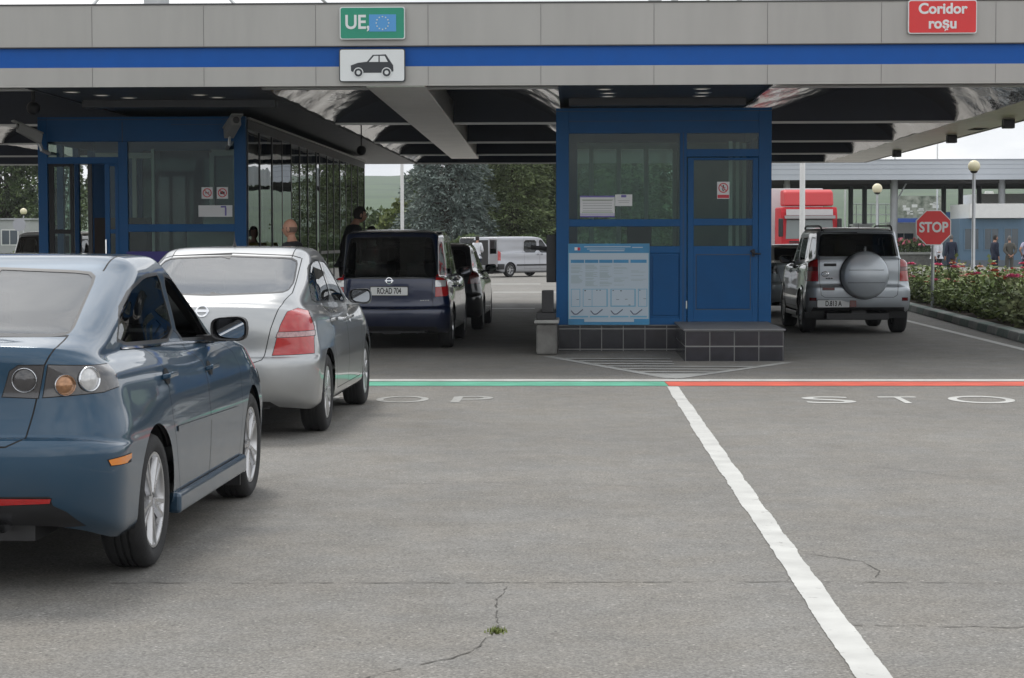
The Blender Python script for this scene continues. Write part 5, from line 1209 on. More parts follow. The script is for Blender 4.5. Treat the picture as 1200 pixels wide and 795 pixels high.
# ---- silver van with its rear door open
def van_extra(root, sh, objs):
    # right rear door swung open, hinged at the rear corner
    d = thing('van_rear_door', None, None, (.90, -.86, 0), R(106)); d.parent = root; d.name = 'rear_door'
    m = MB()
    for (a0, a1, z0, z1) in ((-.84, 0, .50, 1.10), (-.84, -.76, 1.10, 1.74), (-.09, 0, 1.10, 1.74), (-.84, 0, 1.74, 1.82)): m.box(a0, a1, -.03, .03, z0, z1)
    m.build('door_panel', P_van, d, bevel=.01); m = MB(); m.box(-.77, -.08, -.008, .008, 1.09, 1.75); m.build('door_window', G_tint, d)
    m = MB(); m.box(-.80, .82, -.935, -.90, .56, 1.74); m.build('dark_load_panel', M_trim, root)  # black panel over the rear, its colour standing in for the unlit load space
van = dict(name='panel_van', cat='van', label='silver panel van with its rear door swung open on the far forecourt',
    loc=(-3.28, 85.3, 0), rz=R(-42), paint=P_van, rw=.335, rim=.205, spokes=6, style='single', far=True, tall=True, tint=True, steer=R(-14), shelf=False, seats=[(-.4, 2.0), (.4, 2.0)],
    p=dict(Lr=.90, wb=3.20, Lf=.72, W=.95, zbb=.34, zbt=.62, zdeck=1.25, bstep=.02, r5=.004, r6=.01, r7=.015, r8=.03, zbelt=(1.17, 1.14), hood=(.92, 1.14), k6=.98, k7=.965,
           glass_r=(-.88, -.80), glass_f=(3.22, 2.42), zroof=1.92, kroof=.80, br=.02, cr=.12, cr9=.10, k9=.84, zg=1.27, rr=.05, cr8=.10),
    doors=[[(.95, 1.12), (.95, .38), (1.98, .38), (2.02, 1.12), (1.98, 1.80), (1.00, 1.80)], [(2.05, 1.12), (2.03, .38), (2.72, .38), (2.86, .8), (2.9, 1.10), (2.80, 1.2), (2.36, 1.70), (2.2, 1.80), (2.03, 1.80)]],
    windows=[([(1.02, 1.16), (1.94, 1.16), (1.92, 1.74), (1.06, 1.74)], 0), ([(2.10, 1.14), (2.84, 1.12), (2.38, 1.66), (2.25, 1.74), (2.10, 1.74)], 1)],
    lamps=[([(.84, .78), (.95, .78), (.95, 1.66), (.86, 1.66)], 'tail_light', M_redlens, -.62), ([(.60, .78), (.92, .80), (.92, 1.02), (.70, 1.0)], 'headlight', M_clearlens, 3.5)],
    strips=[([(.42, .52), (2.76, .52), (2.76, .60), (.42, .60)], 'side_moulding', M_black), ([(-.85, .36), (-.42, .36), (-.40, .62), (-.87, .62)], 'bumper_corner', M_black)],
    handles=[(0, 1.90, 1.06), (1, 2.18, 1.06)], mirror=(1.28, 2.78), mirmat=M_black, extra=van_extra)
build_car(van).scale = (.88, .88, .88)

# ================================================================== PEOPLE
SKIN = mat('skin', (.42, .22, .15), .55, var=.06, vscale=20); HAIRD = mat('dark_hair', (.02, .016, .014), .7); HAIRG = mat('grey_hair', (.13, .125, .12), .8); HAIRB = mat('fair_hair', (.42, .30, .13), .8)
SHOE = mat('black_shoe', (.015, .014, .014), .4)
def skinned(name, V, E, rad, root_i, m_, parent, lvl=1):
    me = bpy.data.meshes.new(name); me.from_pydata(V, E, []); me.materials.append(m_); o = link(name, me, parent)
    sk = o.modifiers.new('skin', 'SKIN'); sk.use_smooth_shade = True
    if not me.skin_vertices: 
        bm = bmesh.new(); bm.from_mesh(me); bm.verts.layers.skin.verify(); bm.to_mesh(me); bm.free()
    for i, r in enumerate(rad): me.skin_vertices[0].data[i].radius = (r, r) if not hasattr(r, '__len__') else r
    for d in me.skin_vertices[0].data: d.use_root = False
    me.skin_vertices[0].data[root_i].use_root = True
    s_ = o.modifiers.new('sub', 'SUBSURF'); s_.levels = lvl; s_.render_levels = lvl; return o
def head_shape(k):
    na, nb_ = 22, 28; vs = []; fs = []
    for i in range(na+1):
        th = math.pi*i/na
        for j in range(nb_):
            ph = 2*math.pi*j/nb_; sx, cy = math.sin(ph), math.cos(ph); st = max(.02, math.sin(th))
            x, y, z = .076*st*sx, .097*st*cy, .122*math.cos(th); t = max(0., -z/.122)
            x *= 1-.30*t**1.5; y = y*(1-.10*t) if y > 0 else y*(1-.42*t**1.3)
            if y > 0: y += .012*t*min(1, y/.05)
            if y > .04:
                y += .024*math.exp(-(x/.012)**2)*math.exp(-((z+.024)/.020)**2)+.010*math.exp(-(x/.010)**2)*math.exp(-((z-.0)/.02)**2)
                y -= .010*math.exp(-((abs(x)-.031)/.014)**2)*math.exp(-((z-.006)/.012)**2); y += .005*math.exp(-((z-.030)/.010)**2)*math.exp(-(x/.05)**2)
                y += .005*math.exp(-(x/.022)**2)*math.exp(-((z+.060)/.010)**2)
            vs.append((x*k, y*k, z*k))
    for i in range(na):
        for j in range(nb_): fs.append((i*nb_+j, (i+1)*nb_+j, (i+1)*nb_+(j+1) % nb_, i*nb_+(j+1) % nb_))
    return vs, fs
def person(lab, loc, rz, shirt, trousers, hair=HAIRD, h=1.76, arms=('down', 'down'), lean=0., stride=0., bald=False, long=True, group=None, jacket=False, tie=None):
    s = h/1.76; root = thing('person', lab, 'person', loc, rz, group); root.scale = (s, s, s)
    ln = lambda p: (p[0], p[1]*math.cos(lean)+(p[2]-.95)*math.sin(lean), .95+(p[2]-.95)*math.cos(lean)-p[1]*math.sin(lean)) if p[2] > .95 else p
    V = []; E = []; Rd = []
    def v(p, r, par=None):
        V.append(ln(p)); Rd.append(r); i = len(V)-1
        if par is not None: E.append((par, i))
        return i
    pel = v((0, 0, .97), (.118, .092)); sp = v((0, .005, 1.13), (.120, .09), pel); ch = v((0, .0, 1.31), (.165, .115), sp); nb = v((0, -.015, 1.455), (.085, .075), ch); nk = v((0, -.005, 1.525), .060, nb)
    v((0, .012, 1.60), .050, nk)
    wr = {}
    for sg, mode in zip((1, -1), arms):
        sh_ = v((.175*sg, -.01, 1.415), .062, ch)
        if mode == 'down': el, w_, hn = (.225*sg, -.02, 1.14), (.235*sg, .04, .90), (.232*sg, .055, .83)
        elif mode == 'back': el, w_, hn = (.25*sg, -.10, 1.15), (.09*sg, -.19, .98), (.02*sg, -.205, .94)
        elif mode == 'hip': el, w_, hn = (.36*sg, -.08, 1.17), (.20*sg, .06, 1.02), (.16*sg, .10, .98)
        elif mode == 'front': el, w_, hn = (.23*sg, .02, 1.14), (.12*sg, .22, 1.08), (.06*sg, .26, 1.09)
        else: el, w_, hn = (.24*sg, .12, 1.18), (.20*sg, .38, 1.20), (.19*sg, .46, 1.20)
        a = v(el, .044, sh_); b_ = v(w_, .028, a); c_ = v(hn, (.038, .020), b_); wr[sg] = (sh_, a, b_)
        d = (Vector(hn)-Vector(w_)).normalized(); side_ = d.cross(Vector((0, 0, 1)) if abs(d.z) < .8 else Vector((0, 1, 0))).normalized(); curl = Vector((0, .3, 0)) if mode == 'down' else Vector((0, 0, -.3))
        for k in range(4):
            off = side_*(k-1.5)*.019; l_ = (.040, .046, .043, .034)[k]; p1 = Vector(hn)+off+d*.035; p2 = p1+d*l_+curl*.02; p3 = p2+(d+curl*.8).normalized()*.026
            i1 = v(tuple(p1), .0095, c_); i2 = v(tuple(p2), .0085, i1); v(tuple(p3), .007, i2)
        tb = Vector(w_)+d*.03+side_*.034*(-sg); t1 = v(tuple(tb), .011, b_); v(tuple(tb+d*.04-side_*.012*sg), .009, t1)
    lg = {}
    for sg in (1, -1):
        st_ = stride*sg
        hp = v((.092*sg, 0, .90), .095, pel); kn = v((.10*sg, .015+st_*.5, .50), .062, hp); an = v((.105*sg, -.02+st_, .10), .042, kn); hl = v((.105*sg, -.03+st_, .045), .036, an); v((.118*sg, .12+st_, .035), .033, an); lg[sg] = (hp, kn, an)
    bo = skinned('body', V, E, Rd, pel, SKIN, root)
    hc = Vector(ln((0, .018, 1.648))); HM = Matrix.Translation(hc) @ Matrix.Rotation(-lean*.5, 4, 'X')
    hv, hf = head_shape(1.0); dg = bpy.context.evaluated_depsgraph_get(); dg.update(); me2 = bpy.data.meshes.new_from_object(bo.evaluated_get(dg)); bo.modifiers.clear()
    bm = bmesh.new(); bm.from_mesh(me2); vv_ = [bm.verts.new(HM @ Vector(q)) for q in hv]
    for f in hf: bm.faces.new([vv_[i] for i in f])
    for sg in (1, -1):
        r_ = bmesh.ops.create_uvsphere(bm, u_segments=8, v_segments=6, radius=1.0, matrix=HM @ Matrix.Translation((.076*sg, -.005, -.012)) @ Matrix.Rotation(R(15)*-sg, 4, 'Z') @ Matrix.Diagonal((.010, .020, .032, 1)))
    for f in bm.faces: f.smooth = True
    bm.to_mesh(me2); bm.free(); bo.data = me2; me2.materials.clear(); me2.materials.append(SKIN)
    def garment(name, idx, edges, grow, m_, rooti, repl={}, ext=(), rov={}):
        mp_ = {k: i for i, k in enumerate(idx)}; vv = [repl.get(k, V[k]) for k in idx]
        rr = [tuple(q+grow for q in (Rd[k] if hasattr(Rd[k], '__len__') else (Rd[k], Rd[k]))) for k in idx]; rr = [rov.get(k, r_) for k, r_ in zip(idx, rr)]
        ed = [(mp_[a], mp_[b_]) for a, b_ in edges]
        for pos, r_, at in ext: vv.append(pos); rr.append(tuple(q+grow for q in r_)); ed.append((mp_[at], len(vv)-1))
        skinned(name, vv, ed, rr, mp_[rooti], m_, root)
    ii = [pel, sp, ch, nb]; ee = [(pel, sp), (sp, ch), (ch, nb)]
    for sg in (1, -1):
        a, b_, c_ = wr[sg]; ii += [a, b_]+([c_] if long else []); ee += [(ch, a), (a, b_)]+([(b_, c_)] if long else [])
    rp = {}
    if not long:
        for sg in (1, -1): a, b_, c_ = wr[sg]; rp[b_] = tuple(Vector(V[a]).lerp(Vector(V[b_]), .75))
    if jacket: ii.append(nk); ee.append((nb, nk)); rp[nk] = tuple(Vector(V[nb]).lerp(Vector(V[nk]), .55))
    garment('jacket' if jacket else 'shirt', ii, ee, .020 if jacket else .014, shirt, pel, rp, [((0, 0, .80 if jacket else .90), (.158, .120) if jacket else (.128, .098), pel)], {pel: (.172, .134), sp: (.156, .122)})
    ii = [pel, sp]; ee = [(pel, sp)]
    for sg in (1, -1): a, b_, c_ = lg[sg]; ii += [a, b_, c_]; ee += [(pel, a), (a, b_), (b_, c_)]
    garment('trousers', ii, ee, .012, trousers, pel, {sp: ln((0, 0, 1.06)), **{lg[q][2]: (V[lg[q][2]][0], V[lg[q][2]][1], .045) for q in (1, -1)}}, (), {pel: (.155, .118), sp: (.142, .108)})
    for sg in (1, -1):
        m = MB(); m.obox((.113*sg, .055+stride*sg, .035), (.047, 0, 0), (0, .145, 0), (0, 0, .034)); m.build('shoe', SHOE, root, bevel=.03, seg=3)
    hv, hf = head_shape(1.0); m = MB(); keep = []
    for f in hf:
        c_ = sum((Vector(hv[i]) for i in f), Vector())/len(f)
        if bald: k_ = c_.y < .015 and -.055 < c_.z < .025+.2*min(0, c_.y)*0
        else: k_ = (c_.z > .055-.6*max(0, c_.y-.05)+.0 or c_.y < .012) and c_.z > -.065 and not (c_.y > .075 and c_.z < .06)
        if k_: keep.append(f)
    g_ = 1.012 if bald else 1.075
    m.add([HM @ (Vector(q)*g_) for q in hv], keep); m.build('hair', hair, root, smooth=70)
    for sg in (1, -1):
        m = MB(); m.sphere(tuple(HM @ Vector((.031*sg, .086, .004))), .0095, 8); m.build('eye', M_ink, root, smooth=60)
    m = MB(); m.obox(HM @ Vector((0, .088, -.060)), (.021, 0, 0), (0, .005, 0), (0, 0, .004)); m.build('mouth', mat('lips', (.30, .10, .09), .5), root, bevel=.002)
    return root
C_ = lambda n, c: mat(n, c, .85, var=.12, vscale=12)
blk, navy, wht, gry, lil, khk = C_('black_cloth', (.015, .015, .017)), C_('navy_cloth', (.016, .022, .045)), C_('white_cloth', (.68, .70, .74)), C_('grey_cloth', (.085, .082, .072)), C_('lilac_cloth', (.42, .40, .52)), C_('dark_plum_cloth', (.035, .028, .04))
person('bald man in a dark jacket standing ahead of the silver hatchback', (-3.80, 27.4, 0), R(75), blk, blk, h=1.82, bald=True, jacket=True, hair=mat('shaved_hair', (.13, .085, .065), .8))
person('man in black on the office kerb, leaning toward the dark blue people carrier', (-3.72, 33.2, .22), R(-65), blk, blk, h=1.90, lean=.30, arms=('reach', 'down'), long=True)
person('person with a dark cap and yellow top behind the dark blue people carrier', (-3.82, 38.6, 0), R(150), C_('yellow_cloth', (.55, .42, .06)), navy, h=1.80)
person('man in a white shirt and dark trousers at the open van door', (-3.98, 83.5, 0), R(-20), wht, navy, h=1.70, arms=('front', 'down'), long=True)
person('man in a white shirt half hidden by the stop sign pole', (13.95, 80.2, 0), R(-90), wht, navy, h=1.66, arms=('down', 'front'))
person('second man in a white shirt, standing close to the navy-suited man', (14.3, 81, 0), R(60), wht, blk, h=1.65)
person('man in a navy suit seen from behind, partly under the stop sign', (14.55, 79.8, 0), R(15), navy, navy, hair=HAIRG, h=1.70, jacket=True)
person('slim man in a navy suit turned sideways beside the grey-suited man', (16.27, 80, 0), R(-70), navy, navy, h=1.68, jacket=True)
person('man in an olive grey suit with his hands clasped behind him', (16.75, 79.6, 0), R(5), gry, gry, hair=HAIRG, h=1.65, jacket=True, arms=('back', 'back'))
person('man in a lilac shirt with a hand on his hip', (17.45, 79.8, 0), R(20), lil, khk, h=1.68, arms=('hip', 'hip'), long=False)
person('distant figure in black under the arches', (25.6, 128, 0), R(180), blk, blk, h=1.75)

# ================================================================== STREET FURNITURE, RIGHT SIDE
M_globe = mat('cream_globe', (.78, .72, .50), .35, spec=.5)
def globe_lamp(x, y, h, r, lab):
    t = thing('street_lamp', lab, 'street lamp', (x, y, 0)); m = MB(); m.tube([(0, 0, 0), (0, 0, .9), (0, 0, .92), (0, 0, h-r*.9)], [.065, .06, .045, .040], 14); m.build('pole', M_steel, t, smooth=40)
    m = MB(); m.lathe([(.05, h-r*1.15), (r*.55, h-r*1.0), (r*.62, h-r*.78)], (0, 0, 0), 'z', 18); m.build('collar', M_black, t, smooth=40)
    m = MB(); m.sphere((0, 0, h), r, 20); m.build('globe', M_globe, t, smooth=70)
globe_lamp(9.65, 50, 3.3, .148, 'cream globe lamp rising from the rose bed'); globe_lamp(10.4, 71, 3.28, .175, 'cream globe lamp behind the silver four by four')
globe_lamp(-33.3, 123, 3.3, .21, 'cream globe lamp far off below the trees beyond the booth')
t = thing('stop_sign', 'red octagonal STOP sign on a steel pole in the rose bed', 'sign', (7.46, 43.0, 0))
m = MB(); m.tube([(0, 0, 0), (0, 0, 2.05)], .035, 12); m.build('pole', M_steel, t, smooth=40)
zc = 1.78; r = .365/math.cos(math.pi/8); oc = lambda q: [(q*math.cos(math.pi/8+k*math.pi/4), zc+q*math.sin(math.pi/8+k*math.pi/4)) for k in range(8)]
m = MB(); m.prism(oc(r), 'xz', -.062, -.040); sp = m.build('panel', M_signwhite, t); m = MB(); m.prism(oc(r*.945), 'xz', -.0655, -.0615); m.build('red_face', M_signred, t)
text('lettering', 'STOP', .29, M_signwhite, t, facing_front(0, -.068, zc+.0), bold=.009, extrude=.002, sx=.86)
t = thing('light_mast', 'slim white mast standing in front of the red truck', 'mast', (6.62, 60, 0)); m = MB(); m.tube([(0, 0, 0), (0, 0, 8.2)], [.085, .07], 16); m.build('pole', M_whitem, t, smooth=40); m = MB(); m.box(-.18, .18, -.12, .12, 0, .05); m.build('base_plate', M_steel, t)
t = thing('flagpole', 'thin white flagpole before the blue spruce', 'flagpole', (-5.06, 60, 0)); m = MB(); m.tube([(0, 0, 0), (0, 0, 8.0)], [.055, .04], 12); m.build('pole', M_whitem, t, smooth=40); m = MB(); m.box(-.15, .15, -.15, .15, 0, .04); m.build('base_plate', M_steel, t)
for i, (x, lab) in enumerate(((18.6, 'thin flagpole above the far canopy, nearest the booth'), (22.0, 'thin flagpole above the far canopy, between two others'), (24.9, 'thin flagpole above the far canopy, above the stop sign'))):
    t = thing('flagpole', lab, 'flagpole', (x, 142, 0), group='flagpoles beyond the far canopy'); m = MB(); m.tube([(0, 0, 0), (0, 0, 11)], [.07, .04], 8); m.build('pole', M_whitem, t)

# far canopy
M_fc = mat('pale_metal_cladding', (.48, .51, .55), .4, .2, var=.04, vscale=.6); M_fcd = mat('far_soffit', (.085, .080, .078), .7)
fc = thing('freight_canopy', 'second long pale canopy on steel columns beyond the rose bed', 'canopy', (26, 128, 0))
m = MB(); m.box(8.5, 60, 120, 120.2, 4.98, 6.12); m.box(8.5, 60, 136.8, 137, 4.98, 6.12); m.box(8.5, 8.7, 120.2, 136.8, 4.98, 6.12); m.box(8.7, 60, 120.2, 136.8, 5.8, 5.9); m.build('fascia', M_fc, fc, True)
m = MB(); [m.box(8.5, 60, 119.985, 120.0, z, z+.02) for z in (5.28, 5.60, 5.85)]; m.box(8.48, 60, 119.95, 120.22, 6.12, 6.17); m.build('panel_joint', mat('cladding_line', (.30, .33, .38), .6), fc, True)
m = MB(); m.box(8.7, 60, 120.21, 136.79, 5.02, 5.10); [m.box(8.75, 60, y, y+.25, 4.80, 5.019) for y in (121.5, 128, 135)]; m.build('soffit', M_fcd, fc, True)
Mcol = mat('column_grey', (.40, .41, .42), .5, var=.06); Mcold = mat('column_dark', (.13, .14, .15), .6)
for x, y, m_, r_ in ((12.5, 121.6, Mcol, .20), (18.8, 121.6, Mcol, .22), (25.1, 121.6, Mcol, .20), (31.4, 121.6, Mcol, .2), (18.05, 135, Mcold, .16), (18.95, 135, Mcold, .16), (24.1, 135, Mcold, .16), (25.2, 135, Mcold, .16), (26.4, 135, Mcold, .16), (31, 135, Mcold, .22)):
    m = MB(); m.tube([(x, y, 0), (x, y, 5.03)], r_, 14); 
    if r_ > .21 and y < 130: m.tube([(x, y, 3.5), (x+.7, y, 4.8)], .05, 6)
    m.build('column', m_, fc, True, smooth=40)
# things beyond it
def window_on(par, x0_, x1_, z0_, z1_, y, m_, fr=M_whitem):
    m = MB(); m.box(x0_-.06, x1_+.06, y-.03, y+.02, z0_-.06, z0_); m.box(x0_-.06, x1_+.06, y-.03, y+.02, z1_, z1_+.06); m.box(x0_-.06, x0_, y-.03, y+.02, z0_, z1_); m.box(x1_, x1_+.06, y-.03, y+.02, z0_, z1_); m.box((x0_+x1_)/2-.02, (x0_+x1_)/2+.02, y-.03, y+.02, z0_, z1_)
    w = m.build('window', fr, par, True); m = MB(); m.box(x0_, x1_, y-.01, y, z0_, z1_); m.build('pane', m_, w, True)
G_far = mat('far_window_glass', (.05, .07, .09), .12, spec=.8)
M_bluew = mat('blue_wall', (.10, .17, .25), .6, var=.06, vscale=.8)
t = thing('customs_building', 'low blue customs building with a white fascia under the far canopy', 'building', (24, 118, 0))
m = MB(); m.box(21.5, 26.5, 115.4, 121, 0, 2.68); m.build('wall', M_bluew, t, True); m = MB(); m.box(22.0, 25.0, 115.0, 121.1, 2.70, 3.50); m.build('fascia', M_whitem, t, True); m = MB(); m.box(21.45, 26.6, 115.3, 115.39, 0, .35); m.build('skirting', mat('far_skirting', (.13, .15, .18), .7), t, True)
for a in (21.8, 22.9, 24.0): window_on(t, a, a+.75, .95, 2.1, 115.4, G_far, M_bluew)
t = thing('arcade_building', 'white building with arched openings at the end of the forecourt', 'building', (30, 138, 0))
m = MB(); m.box(26.5, 40, 136, 142, 3.0, 4.5)
for k in range(7): m.box(27.2+k*1.9, 27.5+k*1.9, 136, 136.3, 0, 3.0)
m.build('wall', M_whitem, t, True); m = MB(); m.box(26.6, 40, 139, 141.5, 0, 2.95); m.build('inner_wall', mat('arcade_back', (.25, .26, .28), .7), t, True)
m = MB()
for k in range(6):
    cx = 28.3+k*1.9; ps_ = [(cx+.8*math.cos(a*math.pi/12), 2.1+.8*math.sin(a*math.pi/12)) for a in range(13)]
    m.tube([(a, 136.1, b_) for a, b_ in ps_], .08, 6)
m.build('arch', M_whitem, t, True, smooth=40)
t = thing('white_monument', 'tall tapering white monument on the hillside', 'monument', (60.3, 300, 0)); m = MB()
vs = [(-1.7, -.6, 0), (1.7, -.6, 0), (1.7, .6, 0), (-1.7, .6, 0), (-.75, -.4, 8.4), (.35, -.4, 8.4), (.35, .4, 8.4), (-.75, .4, 8.4)]; m.add([(x, y, z) for x, y, z in vs], [(0, 3, 2, 1), (4, 5, 6, 7), (0, 1, 5, 4), (1, 2, 6, 5), (2, 3, 7, 6), (3, 0, 4, 7)]); m.build('shaft', M_whitem, t, bevel=.05)
t = thing('billboard', 'wide billboard with a picture of white vehicles among greenery', 'billboard', (25, 150, 0)); m = MB(); m.box(23.5, 26.8, 150, 150.1, 3.05, 4.65); m.build('picture', mat('billboard_picture', (.55, .56, .50), .6, two=(.05, .08, .05), vscale=1.6), t, True)
m = MB(); m.box(23.4, 26.0, 149.96, 149.99, 2.6, 3.04); m.build('lower_band', mat('billboard_blue', (.04, .10, .42), .5), t, True); m = MB(); [m.tube([(x, 150.2, 0), (x, 150.2, 4.5)], .09, 8) for x in (24, 26.3)]; m.build('post', M_steel, t, True)
m = MB(); random.seed(4)
for k in range(14): a = random.uniform(23.7, 26.2); z = random.uniform(3.2, 4.2); m.box(a, a+random.uniform(.15, .5), 149.985, 149.995, z, z+random.uniform(.08, .25))
m.build('picture_detail', M_whitem, t, True)
t = thing('blue_kiosk', 'bright blue box kiosk beside the billboard', 'kiosk', (26.5, 140, 0)); m = MB(); m.box(24.6, 26.9, 139, 141, 1.2, 3.35); m.build('wall', mat('kiosk_blue', (.10, .22, .50), .5), t, True); m = MB(); m.box(24.6, 26.9, 139, 141, 0, 1.19); m.build('base', M_whitem, t, True)
t = thing('platform_railing', 'raised steel platform railing beyond the red truck', 'railing', (20, 140, 0)); m = MB()
for z in (2.6, 3.2, 3.9): m.tube([(18.6, 140, z), (21.6, 140, z)], .03, 6)
for k in range(7): m.tube([(18.6+k*.5, 140, 2.0), (18.6+k*.5, 140, 3.9)], .03, 6)
m.build('rail', M_steel, t, True); m = MB(); m.box(18.4, 21.8, 140, 141.5, 1.85, 2.02); [m.box(x, x+.12, 140.1, 140.2, 0, 1.85) for x in (18.5, 21.5)]; m.build('platform', M_steel, t, True)
for (x, w_, h_, lab) in ((17.9, 1.1, 2.4, 'small white hut with a dark window, by the red truck'), (20.2, 1.7, 2.5, 'wider white hut with striped shutters behind the four by four')):
    t = thing('white_hut', lab, 'hut', (x+w_/2, 132, 0)); m = MB(); m.box(x, x+w_, 132, 133.5, 0, h_); m.build('wall', M_whitem, t, True); m = MB(); m.box(x-.1, x+w_+.1, 131.9, 133.6, h_, h_+.1); m.build('roof', M_steel, t, True); window_on(t, x+.25, x+w_-.25, 1.0, 1.9, 132, G_far)
# tanker far away
t = thing('tanker_truck', 'white tanker lorry seen end-on beyond the far canopy', 'truck', (37.4, 232, 0)); m = MB()
m.lathe([(.001, 0), (.82, 0), (.86, .1), (.86, 8), (.8, 8.2), (.001, 8.2)], (0, 0, 2.0), 'y', 24); m.build('tank', mat('tank_white', (.62, .60, .56), .4), t, smooth=40); m = MB(); m.box(-.9, .9, .2, 8, .8, 1.05); m.build('chassis', M_black, t)
m = MB(); m.box(-1.0, -.55, -.1, .2, .7, 1.1); m.build('tail_light', M_redlens, t); m = MB(); m.box(.55, 1.0, -.1, .2, .7, 1.1); m.build('tail_light', M_redlens, t)
for sx in (-.85, .85):
    m = MB(); m.lathe([(.001, -.15), (.48, -.15), (.5, 0), (.48, .15), (.001, .15)], (sx, .8, .5), 'x', 20); m.build('wheel', M_tyre, t)
m = MB(); m.box(-1.1, 1.1, 8.5, 10.6, .7, 2.7); m.build('cab', M_whitem, t, bevel=.1)

# red truck facing the camera
M_tred = mat('truck_red', (.52, .018, .028), .45, spec=.3, var=.08); tk = thing('box_truck', 'red lorry with a white box body facing this way beyond the barrier', 'truck', (10.25, 90, 0), R(2))
M_body = mat('box_body_white', (.66, .67, .68), .5, var=.03)
m = MB(); m.prism([(-.05, .55), (-.05, 1.5), (.10, 2.72), (.20, 2.95), (2.2, 2.95), (2.2, .55)], 'yz', -1.23, 1.23); cab = m.build('cab', M_tred, tk, bevel=.07, seg=3)
m = MB(); m.add([(-1.05, .0, 1.56), (1.05, .0, 1.56), (1.0, .105, 2.42), (-1.0, .105, 2.42)], [(0, 1, 2, 3)]); [m.v.__setitem__(i, (p[0], p[1]-.065, p[2])) for i, p in enumerate(m.v)]; m.build('windscreen', mat('truck_glass', (.12, .15, .15), .08, spec=.9), tk)
m = MB(); m.obox((0, -.12, 2.50), (1.10, 0, 0), (0, .10, 0), (0, .02, .07)); m.build('sun_visor', mat('smoke_visor', (.28, .27, .27), .3), tk, bevel=.02)
m = MB(); m.obox((0, .02, 2.72), (1.02, 0, 0), (0, .02, 0), (0, .02, .13)); m.build('name_board', mat('pale_board', (.52, .50, .50), .5), tk)
m = MB(); m.prism([(.15, 3.0), (.35, 3.62), (.7, 3.72), (1.6, 3.72), (1.6, 3.0)], 'yz', -1.08, 1.08); m.build('roof_deflector', mat('deflector_red', (.58, .05, .055), .5), tk, bevel=.09, seg=3)
m = MB(); m.box(-1.2, 1.2, -.14, 0, .5, 1.05); m.build('bumper', M_tred, tk, bevel=.05); m = MB(); [m.box(-.9, .9, -.10, -.045, 1.10+.1*k, 1.16+.1*k) for k in range(4)]; m.build('grille', M_black, tk)
for sg in (1, -1):
    m = MB(); m.box(min(.75*sg, 1.15*sg), max(.75*sg, 1.15*sg), -.16, -.12, .68, .9); m.build('headlight', M_clearlens, tk); m = MB(); m.box(1.28*sg-.10, 1.28*sg+.10, -.22, -.08, 1.65, 2.45); m.build('mirror', M_black, tk, bevel=.04)
    for y in (1.0, 5.5, 11.5): m = MB(); m.lathe([(.001, -.15), (.3, -.13), (.48, -.16), (.52, -.1), (.52, .1), (.48, .16), (.001, .15)], (1.05*sg, y, .52), 'x', 24); m.build('wheel', M_tyre, tk, smooth=40)
m = MB(); m.box(-1.55, .98, 2.6, 13, 1.1, 3.82); m.build('box_body', M_body, tk, bevel=.03); m = MB(); m.box(-1.0, .9, 2.2, 13, .7, 1.09); m.build('chassis', M_black, tk)

# left side bits
t = thing('round_sign', 'back of a grey round road sign seen beyond the booth', 'sign', (-26.2, 96, 0)); m = MB(); m.lathe([(.001, -.02), (.31, -.02), (.31, .0), (.001, .0)], (0, 0, 2.3), 'y', 28); m.build('panel', mat('sign_back_grey', (.36, .37, .40), .5, .3), t); m = MB(); m.tube([(0, .03, 0), (0, .03, 2.6)], .03, 8); m.build('pole', M_steel, t)
t = thing('white_outbuilding', 'pale grey outbuilding wall under the trees beyond the booth', 'building', (-38, 130, 0)); m = MB(); m.box(-44, -34.8, 130, 134, 0, 2.85); m.build('wall', mat('outbuilding_wall', (.42, .43, .43), .7, var=.05), t, True); m = MB(); m.box(-44.1, -34.7, 129.9, 134.1, 2.86, 2.98); m.build('roof', M_steel, t, True); window_on(t, -36.6, -35.6, 1.3, 2.2, 130, G_far)

# ================================================================== HILL, TREES, PLANTS
M_hill = mat('wooded_hill', (.075, .125, .055), .95, two=(.022, .050, .024), vscale=.028, bump=1., bscale=.12)
nx, ny = 90, 26; vs = []
for j in range(ny):
    for i in range(nx):
        x = -900+2100*i/(nx-1); y = 420+1150*j/(ny-1); f = j/(ny-1)
        h = (34+9*mnoise.noise(Vector((x*.003, 0, 2)))+5*mnoise.noise(Vector((x*.011, y*.004, 7)))+.014*x)*(f**.8)*1.42 if x > -350 else (30+6*mnoise.noise(Vector((x*.004, 0, 2))))*(f**.8)*1.3
        vs.append((x, y, h-1+1.6*mnoise.noise(Vector((x*.06, y*.03, 1)))*f))
fs = [(j*nx+i, j*nx+i+1, (j+1)*nx+i+1, (j+1)*nx+i) for j in range(ny-1) for i in range(nx-1)]
struct('hill', MB().add(vs, fs), M_hill, smooth=80)
rng = np.random.default_rng(5)
